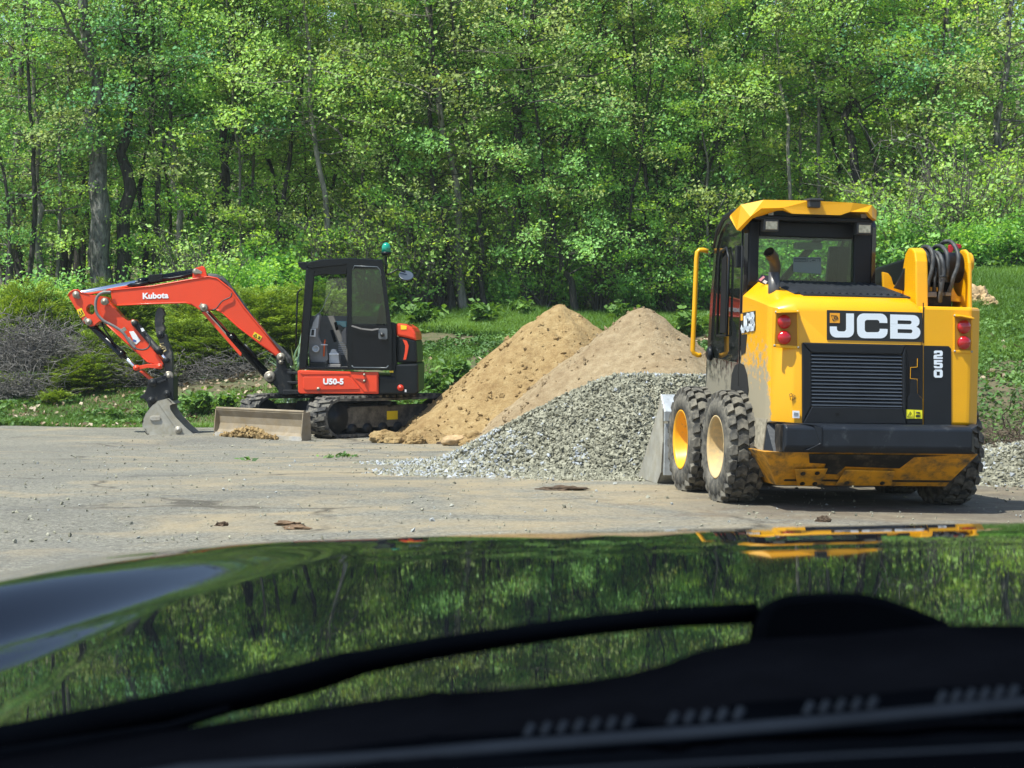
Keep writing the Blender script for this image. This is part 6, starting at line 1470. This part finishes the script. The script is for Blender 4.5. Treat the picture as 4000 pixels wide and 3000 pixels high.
for px, Y, k, sc, where in sl:
    x, y, z = gp(px, Y); lab = sk_[k]+' '+where; z += .08
    if k not in done: o = sh[k]; done.add(k); o.location = (x,y,z); o.scale = (sc,)*3; o['label'] = lab
    else: copy_tree(sh[k], (x,y,z), rg.uniform(0,6.28), sc, lab)

# ------------------------------------------------------------------ junipers
def juniper(rg, w_, h, label, n=420, fill=1.0):
    o = empty('juniper', (0,0,0), label=label, cat='juniper', group='spreading junipers below the wood'); bag = Bag(); LPs = []; D_ = []; T_ = []
    for i in range(n):
        az = rg.uniform(0, 6.28); el = rg.uniform(.02, 1.25); rad = rg.uniform(.55, 1.0)
        tip = np.array([math.cos(az)*math.cos(el)*w_, math.sin(az)*math.cos(el)*w_*.8, math.sin(el)*h])*rad + np.array([0,0,.15*h])
        tip += rg.normal(size=3)*.06; b0 = tip*np.array([.35,.35,.55])
        if i % 4 == 0: q = np.linspace(0, 1, 5)[:,None]; bag.tube(np.array([0,0,0])*(1-q)+tip*q*.9+np.array([0,0,-.1])*np.sin(q*3.1), .018*(1-.8*q[:,0])+.003, 4)
        d = tip-b0; d[2] = d[2]*.18+.05; d /= np.linalg.norm(d)+1e-6; side = np.cross(d, [0,0,1]); side /= np.linalg.norm(side)+1e-6
        L = rg.uniform(.24,.46); m_ = 58; s_ = rg.random(m_); sp = (rg.random(m_)-.5)*.34*(1-.6*s_)
        LPs.append(tip + d*(s_[:,None]-.75)*L + side*sp[:,None] + rg.normal(size=(m_,3))*np.array([.018,.018,.016]) + np.array([0,0,.05])*s_[:,None]**2)
        D_.append(np.repeat((d+np.array([0,0,.25]))[None], m_, 0)+side*np.sign(sp)[:,None]*.7+rg.normal(size=(m_,3))*.25); T_.append(np.full(m_, rg.random())*.4+s_*.45+rg.random(m_)*.15)
    LP = np.concatenate(LPs); A_ = np.concatenate(D_); A_ /= np.linalg.norm(A_, axis=1)[:,None]
    nr_ = rg.normal(size=A_.shape)*.5+np.array([0,0,1]); B_ = np.cross(nr_, A_); B_ /= np.linalg.norm(B_, axis=1)[:,None]
    s = (.026*rg.uniform(.7,1.3,len(LP)))[:,None]
    V = np.stack([LP-A_*s*1.1, LP-B_*s*.38, LP+A_*s*1.5, LP+B_*s*.38], 1).reshape(-1,3)
    bag.obj('stems', BK_DARK, o); np_mesh('foliage', V, np.arange(len(V)).reshape(-1,4), L_JUN, o, tint=np.concatenate(T_)); return o
J = [juniper(rg, 1.15, 1.5, 'x', 640), juniper(rg, .92, 1.55, 'x', 520), juniper(rg, .5, .42, 'x', 170)]
js = [(110,34.2,0,1.1,1095,'leftmost juniper, above the dead brush'),(470,34.4,0,1.15,1095,'wide juniper behind the arm cylinder'),(820,34.6,0,.9,1110,'juniper seen just above the red boom'),(1010,33.6,1,1.3,1105,'tall juniper between boom and cab'),
      (1230,34.5,0,1.0,1100,'juniper seen through the cab'),(720,33.0,1,1.1,1225,'juniper framed under the red boom beside the thumb'),(900,32.8,1,1.0,1290,'shaded juniper below the boom cylinder'),(400,32.8,1,1.05,1270,'juniper behind the slanting arm'),
      (330,32.0,0,.75,1400,'low juniper drooping left of the bucket cylinder'),(560,32.5,1,.9,1330,'juniper right behind the red arm'),(45,31.9,2,1.25,1440,'small juniper tuft at the left edge under the dead brush'),(215,31.2,2,.85,1540,'little round juniper in the grass left of the bucket'),(1120,33.4,1,1.0,1230,'juniper close against the cab front')]
done = set()
for px, Y, k, sc, topy, lab in js:
    Y += 1.9
    top_z = at(px, topy, Y).z; hh = (1.5*1.12, 1.55*1.12, .5)[k]*sc; x = (px-2000)/F*Y; z = max(gz(x, Y)-.05, top_z-hh); zb = gz(x, Y)
    st = min(1.25, max(.55, (top_z-zb)/hh)); z = zb-.05
    if k not in done: o = J[k]; done.add(k)
    else: o = copy_tree(J[k], (0,0,0), 0, sc)
    o.location = (x, Y, z); o.rotation_euler = (0,0,rg.uniform(0,6.28)); o.scale = (sc, sc, sc*st); o['label'] = lab

# dead brush
def tangle(name, c, ext, n, ln, r_, label, mat=TWIG, cat='dead shrub'):
    bag = Bag(); c = np.array(c); ext = np.array(ext)
    for i in range(n):
        p = rg.normal(size=3)*.42*ext; p[2] = abs(p[2]); d = rg.normal(size=3); d[2] = abs(d[2])*.5; d /= np.linalg.norm(d)
        q = np.linspace(0, 1, 6)[:,None]; L = ln*rg.uniform(.4,1.2)
        P_ = p+d*q*L+np.cumsum(rg.normal(size=(6,3))*.07*L, axis=0); P_[:,2] = np.maximum(P_[:,2], 0)
        bag.tube(P_, r_*rg.uniform(.4,1.3)*(1-.7*q[:,0]), 3)
    o = bag.obj(name, mat); o.location = tuple(c); return tag(o, label, cat)
GT = bark('dead_twig', (.13,.12,.11), (.30,.285,.27), 20)
x, y, z = gp(120, 34.0); tangle('dead_shrub', (x,y,z+.45), (1.05,.5,.70), 1700, .6, .009, 'grey tangle of dead brush at the left edge among the junipers', GT)
x, y, z = gp(60, 33.2); tangle('dead_shrub', (x,y,z+.1), (.9,.4,.45), 420, .6, .009, 'lower pile of grey dead twigs at the left edge near the grass', GT)
x, y, z = gp(560, 33.9); tangle('dead_shrub', (x,y,z+.15), (1.3,.4,.5), 500, .5, .007, 'bare grey twigs in the shade under the junipers behind the arm', GT)
x, y, z = gp(900, 33.9); tangle('dead_shrub', (x,y,z+.1), (.7,.3,.45), 240, .4, .007, 'bare twigs in the dark hollow below the boom cylinder', GT)
x, y, z = gp(3880, 19.7); tangle('brush_pile', (x+.1,y,z+.12), (.75,.4,.30), 300, .42, .006, 'heap of brown uprooted twigs at the foot of the right bank', bark('brown_twig', (.07,.05,.035), (.24,.18,.13), 20), 'brush pile')
x, y, z = gp(1640, 33.0); tangle('brush_pile', (x,y,z+.12), (.25,.3,.18), 70, .4, .006, 'few brown sticks lying on the bank right of the excavator', MATS['brown_twig'], 'brush pile')
# dead grey branches crossing the canopy at the right
for (p0, p1, Y, lab) in (((3830,240),(3250,330),41,'long bare grey branch reaching left over the right-hand wood'),((3820,250),(3300,340),41.5,'second bare branch just below the long one'),((3660,590),(3380,625),40,'short pale dead branch low above the hose tower'),((2330,330),(2150,345),41,'bare pale branch above the tan heap'),((1400,600),(1130,470),41,'broken pale limb above the excavator cab')):
    bag = Bag(); a = np.array(W(*p0, Y)); b2 = np.array(W(*p1, Y)); q = np.linspace(0, 1, 9)[:,None]
    P_ = a+(b2-a)*q+np.cumsum(rg.normal(size=(9,3))*.05, axis=0)*(q > 0)+np.array([0,0,.25])*np.sin(q*3.14); bag.tube(P_, .028*(1-.75*q[:,0]), 5)
    for k in range(14):
        f = rg.uniform(.1,1); c = np.array([np.interp(f, q[:,0], P_[:,i]) for i in range(3)]); d = (b2-a)*.16*rg.uniform(.4,1.2)+rg.normal(size=3)*np.array([.15,.2,.3]); bag.tube([c, c+d*.5+rg.normal(size=3)*.04, c+d], [.011,.007,.003], 3)
    o = bag.obj('dead_branch', BK_PALE); tag(o, lab, 'branch')

# yucca by the cab, weeds on the bank
def blades(P_, H_, lean, wd, rg, n_seg=3):
    """curved grass blades as quads strips"""
    n = len(P_); az = rg.uniform(0, 6.28, n); l_ = lean*(.4+rg.random(n)); fc = az+1.57+rg.normal(size=n)*.4
    V = []; 
    for k in range(n_seg+1):
        t = k/n_seg; c = P_+np.stack([np.cos(az)*l_*t*t*H_, np.sin(az)*l_*t*t*H_, H_*t*(1-.25*l_*t)], 1)
        w2 = (wd*(1-t)**.7*.5+.0004)[:,None]*np.stack([np.cos(fc), np.sin(fc), np.zeros(n)], 1); V += [c-w2, c+w2]
    V = np.stack(V, 1); m_ = 2*(n_seg+1); b0 = np.arange(n)[:,None]*m_
    Fq = np.concatenate([np.stack([b0[:,0]+2*k, b0[:,0]+2*k+1, b0[:,0]+2*k+3, b0[:,0]+2*k+2], 1) for k in range(n_seg)])
    return V.reshape(-1,3), Fq
x, y, z = gp(1150, 31.2); P_ = np.zeros((95,3))+rg.normal(size=(95,3))*np.array([.10,.10,.15])+np.array([0,0,.25])
V, Fq = blades(P_, .55+.35*rg.random(95), .75, np.full(95,.05), rg, 4); o = np_mesh('yucca', V, Fq, L_YUCCA, tint=np.tile(rg.random(95), 4)); o.location = (x,y,max(z,-.05)); tag(o, 'spiky yucca with sword leaves beside the front of the excavator cab', 'yucca')
def weed(h, n, lab):
    o = empty('weed', (0,0,0), label=lab, cat='weed', group='leafy weeds growing on the bank'); bag = Bag(); C = []
    for i in range(n):
        d = rg.normal(size=2)*.22*h; q = np.linspace(0,1,5)[:,None]; P_ = q*np.array([d[0], d[1], h*rg.uniform(.6,1)])+np.array([d[0]*.5,d[1]*.5,0])*q*q; bag.tube(P_, .006*(1-.5*q[:,0]), 3); C += [P_[k] for k in (1,2,3,4)]+[(P_[2]+P_[3])/2, (P_[3]+P_[4])/2]
    bag.obj('stems', L_GRASS if False else TWIG, o); C = np.array(C); LP = np.repeat(C, 9, 0)+rg.normal(size=(len(C)*9,3))*.055
    V, Fl = leaves(LP, .034, up=.5, stretch=1.9, rg=rg); np_mesh('foliage', V, Fl, L_GRASS, o, tint=.25+.7*rg.random(len(LP))); return o
wd = weed(.42, 11, 'x'); first = True
for px, Y, sc, lab in [(1640,38.2,1.25,'dark bushy weed at the bank top right of the excavator'),(1870,38.5,1.1,'weed clump left of the golden peak'),(1500,39.5,1.0,'weed near the green slope top beside the mirror'),(2420,39,1.0,'upright weed between the two sand peaks'),
        (2680,37.5,1.2,'grassy weed right of the tan peak'),(1700,32.3,.9,'yellow-green weed low on the bank beside the golden heap'),(1790,33.0,1.0,'weed touching the left flank of the golden heap'),(1680,31.6,.7,'small weed just behind the excavator rear'),
        (790,31.6,.9,'leafy weed in front of the junipers right of the thumb'),(880,31.4,.8,'leafy weed below the boom cylinder'),(600,31.4,.7,'low weed between arm and bucket'),(440,31.2,.6,'short weed left of the coupler'),(2040,39.5,.9,'weed on the skyline above the golden heap'),(3880,33,.8,'weed in the bright grass by the boulder'),(1350,31.5,.8,'weed seen under the excavator deck')]:
    x, y, z = gp(px, Y)
    o = wd if first else copy_tree(wd, (0,0,0), rg.uniform(0,6.28), sc); first = False
    o.location = (x,y,z+.08); o.scale = (sc,)*3; o['label'] = lab

# ------------------------------------------------------------------ grass, ground cover, litter
def scatter(n, xr, yr, cond):
    x = rg.uniform(*xr, n); y = rg.uniform(*yr, n); k = (pave_edge(x, y) < .05) & (np.abs(x) < .285*y) & cond(x, y); return x[k], y[k]
def gcov(x, y): return vnoise(x*.55+3, y*.55, 12)
# creeping ground cover on the bank
x, y = scatter(420000, (-9.5, 12.5), (19, 42), lambda x, y: (vnoise(x*.9, y*.9, 3)+.3*vnoise(x*4, y*4, 6) > .33) & ((x/y > -.12) | (vnoise(x*1.3, y*1.3, 33) > .55)) & ((x/y < .15) | (rg.random(len(x)) < .5)))
P_ = np.stack([x, y, terrain(x, y)+.02+.07*rg.random(len(x))*vnoise(x*3,y*3,1)*1.5], 1)
V, Fl = leaves(P_, np.where(x/y > .15, .017, .024), up=.45, rg=rg); tag(np_mesh('ground_cover', V, Fl, L_COVER, tint=np.clip(.2+.6*vnoise(x*1.2,y*1.2,5)+.4*(rg.random(len(x))-.5),0,1)), 'low dark green creepers covering the bank', 'ground cover', kind='stuff')
# grass
x1, y1 = scatter(190000, (-9.5, 12.5), (29, 36), lambda x, y: (x/y < -.02) & (vnoise(x*1.6, y*1.6, 7) > .25+.05*(y-30))); h1 = .05+.09*rg.random(len(x1))*vnoise(x1, y1, 2)*1.8
x2, y2 = scatter(260000, (-11, 12.5), (36, 42.8), lambda x, y: (y > 37.2+1.0*vnoise(x*.8, 0*y, 3)-6*(x/y > .16)) ); h2 = .14+.28*rg.random(len(x2))*vnoise(x2*.8, y2*.8, 2)
x3, y3 = scatter(420000, (3, 12), (22, 38), lambda x, y: (x/y > .15) & (vnoise(x*1.5, y*1.5, 9)+.06*(y-28) > .22)); h3 = .06+.14*rg.random(len(x3))*(.4+sstep((y3-25)/6))
x = np.concatenate([x1,x2,x3]); y = np.concatenate([y1,y2,y3]); h = np.concatenate([h1,h2,h3])
V, Fq = blades(np.stack([x, y, terrain(x, y)-.01], 1), h, .8, .012+.02*h, rg, 2)
tn = np.clip(.25+.5*vnoise(x*.7,y*.7,15)+.4*(rg.random(len(x))-.5),0,1)
tag(np_mesh('grass', V, Fq, L_GRASS, tint=np.tile(tn, 2)), 'bright grass on the verge and along the top of the bank', 'grass', kind='stuff')
# litter under the junipers and bare patches
x, y = scatter(34000, (-9.5, 12), (20, 42), lambda x, y: (vnoise(x*1.1, y*1.1, 21) > .68) | ((x/y < -.10) & (y < 34.5) & (vnoise(x*2, y*2, 22) > .5)))
V, Fl = leaves(np.stack([x, y, terrain(x, y)+.015+.05*rg.random(len(x))], 1), .026, up=.5, rg=rg); tag(np_mesh('leaf_litter', V, Fl, L_LITTER, tint=rg.random(len(x))), 'pale dry leaves lying under the junipers and on bare soil', 'leaf litter', kind='stuff')
# a few sprigs on the yard
x = np.array([1290, 1345, 1352, 1366])/F; P_ = []
for px, py in [(1292,1790),(1345,1784),(1362,1788),(975,1800)]:
    d = ray(px, py); 
    for q in np.arange(14, 28, .05):
        pp = CAM+d*(q/d.y)
        if pp.z < gz(pp.x, q, False)+.015: break
    P_ += [(pp.x+rg.normal()*.05, q+rg.normal()*.04, pp.z+.01+.02*rg.random()) for _ in range(14)]
V, Fl = leaves(np.array(P_), .016, up=.5, stretch=2.2, rg=rg); tag(np_mesh('leaf_sprig', V, Fl, L_COVER, tint=rg.random(len(P_))), 'green sprigs torn off and dropped on the yard left of the gravel', 'sprigs', kind='stuff')

# ------------------------------------------------------------------ added thin haze volume, lifts the darks like windscreen glare
hm = bpy.data.materials.new('glare_veil_volume'); hm.use_nodes = True; nt = hm.node_tree; nt.nodes.clear()
o_ = nt.nodes.new('ShaderNodeOutputMaterial'); v_ = nt.nodes.new('ShaderNodeVolumePrincipled')
v_.inputs['Color'].default_value = (.82,.93,.98,1); v_.inputs['Density'].default_value = .00035; v_.inputs['Anisotropy'].default_value = 0
nt.links.new(v_.outputs[0], o_.inputs['Volume'])
hz_ = part('glare_veil', MB().box((-270,-62,-3),(270,422,42)), hm); tag(hz_, kind='stuff')
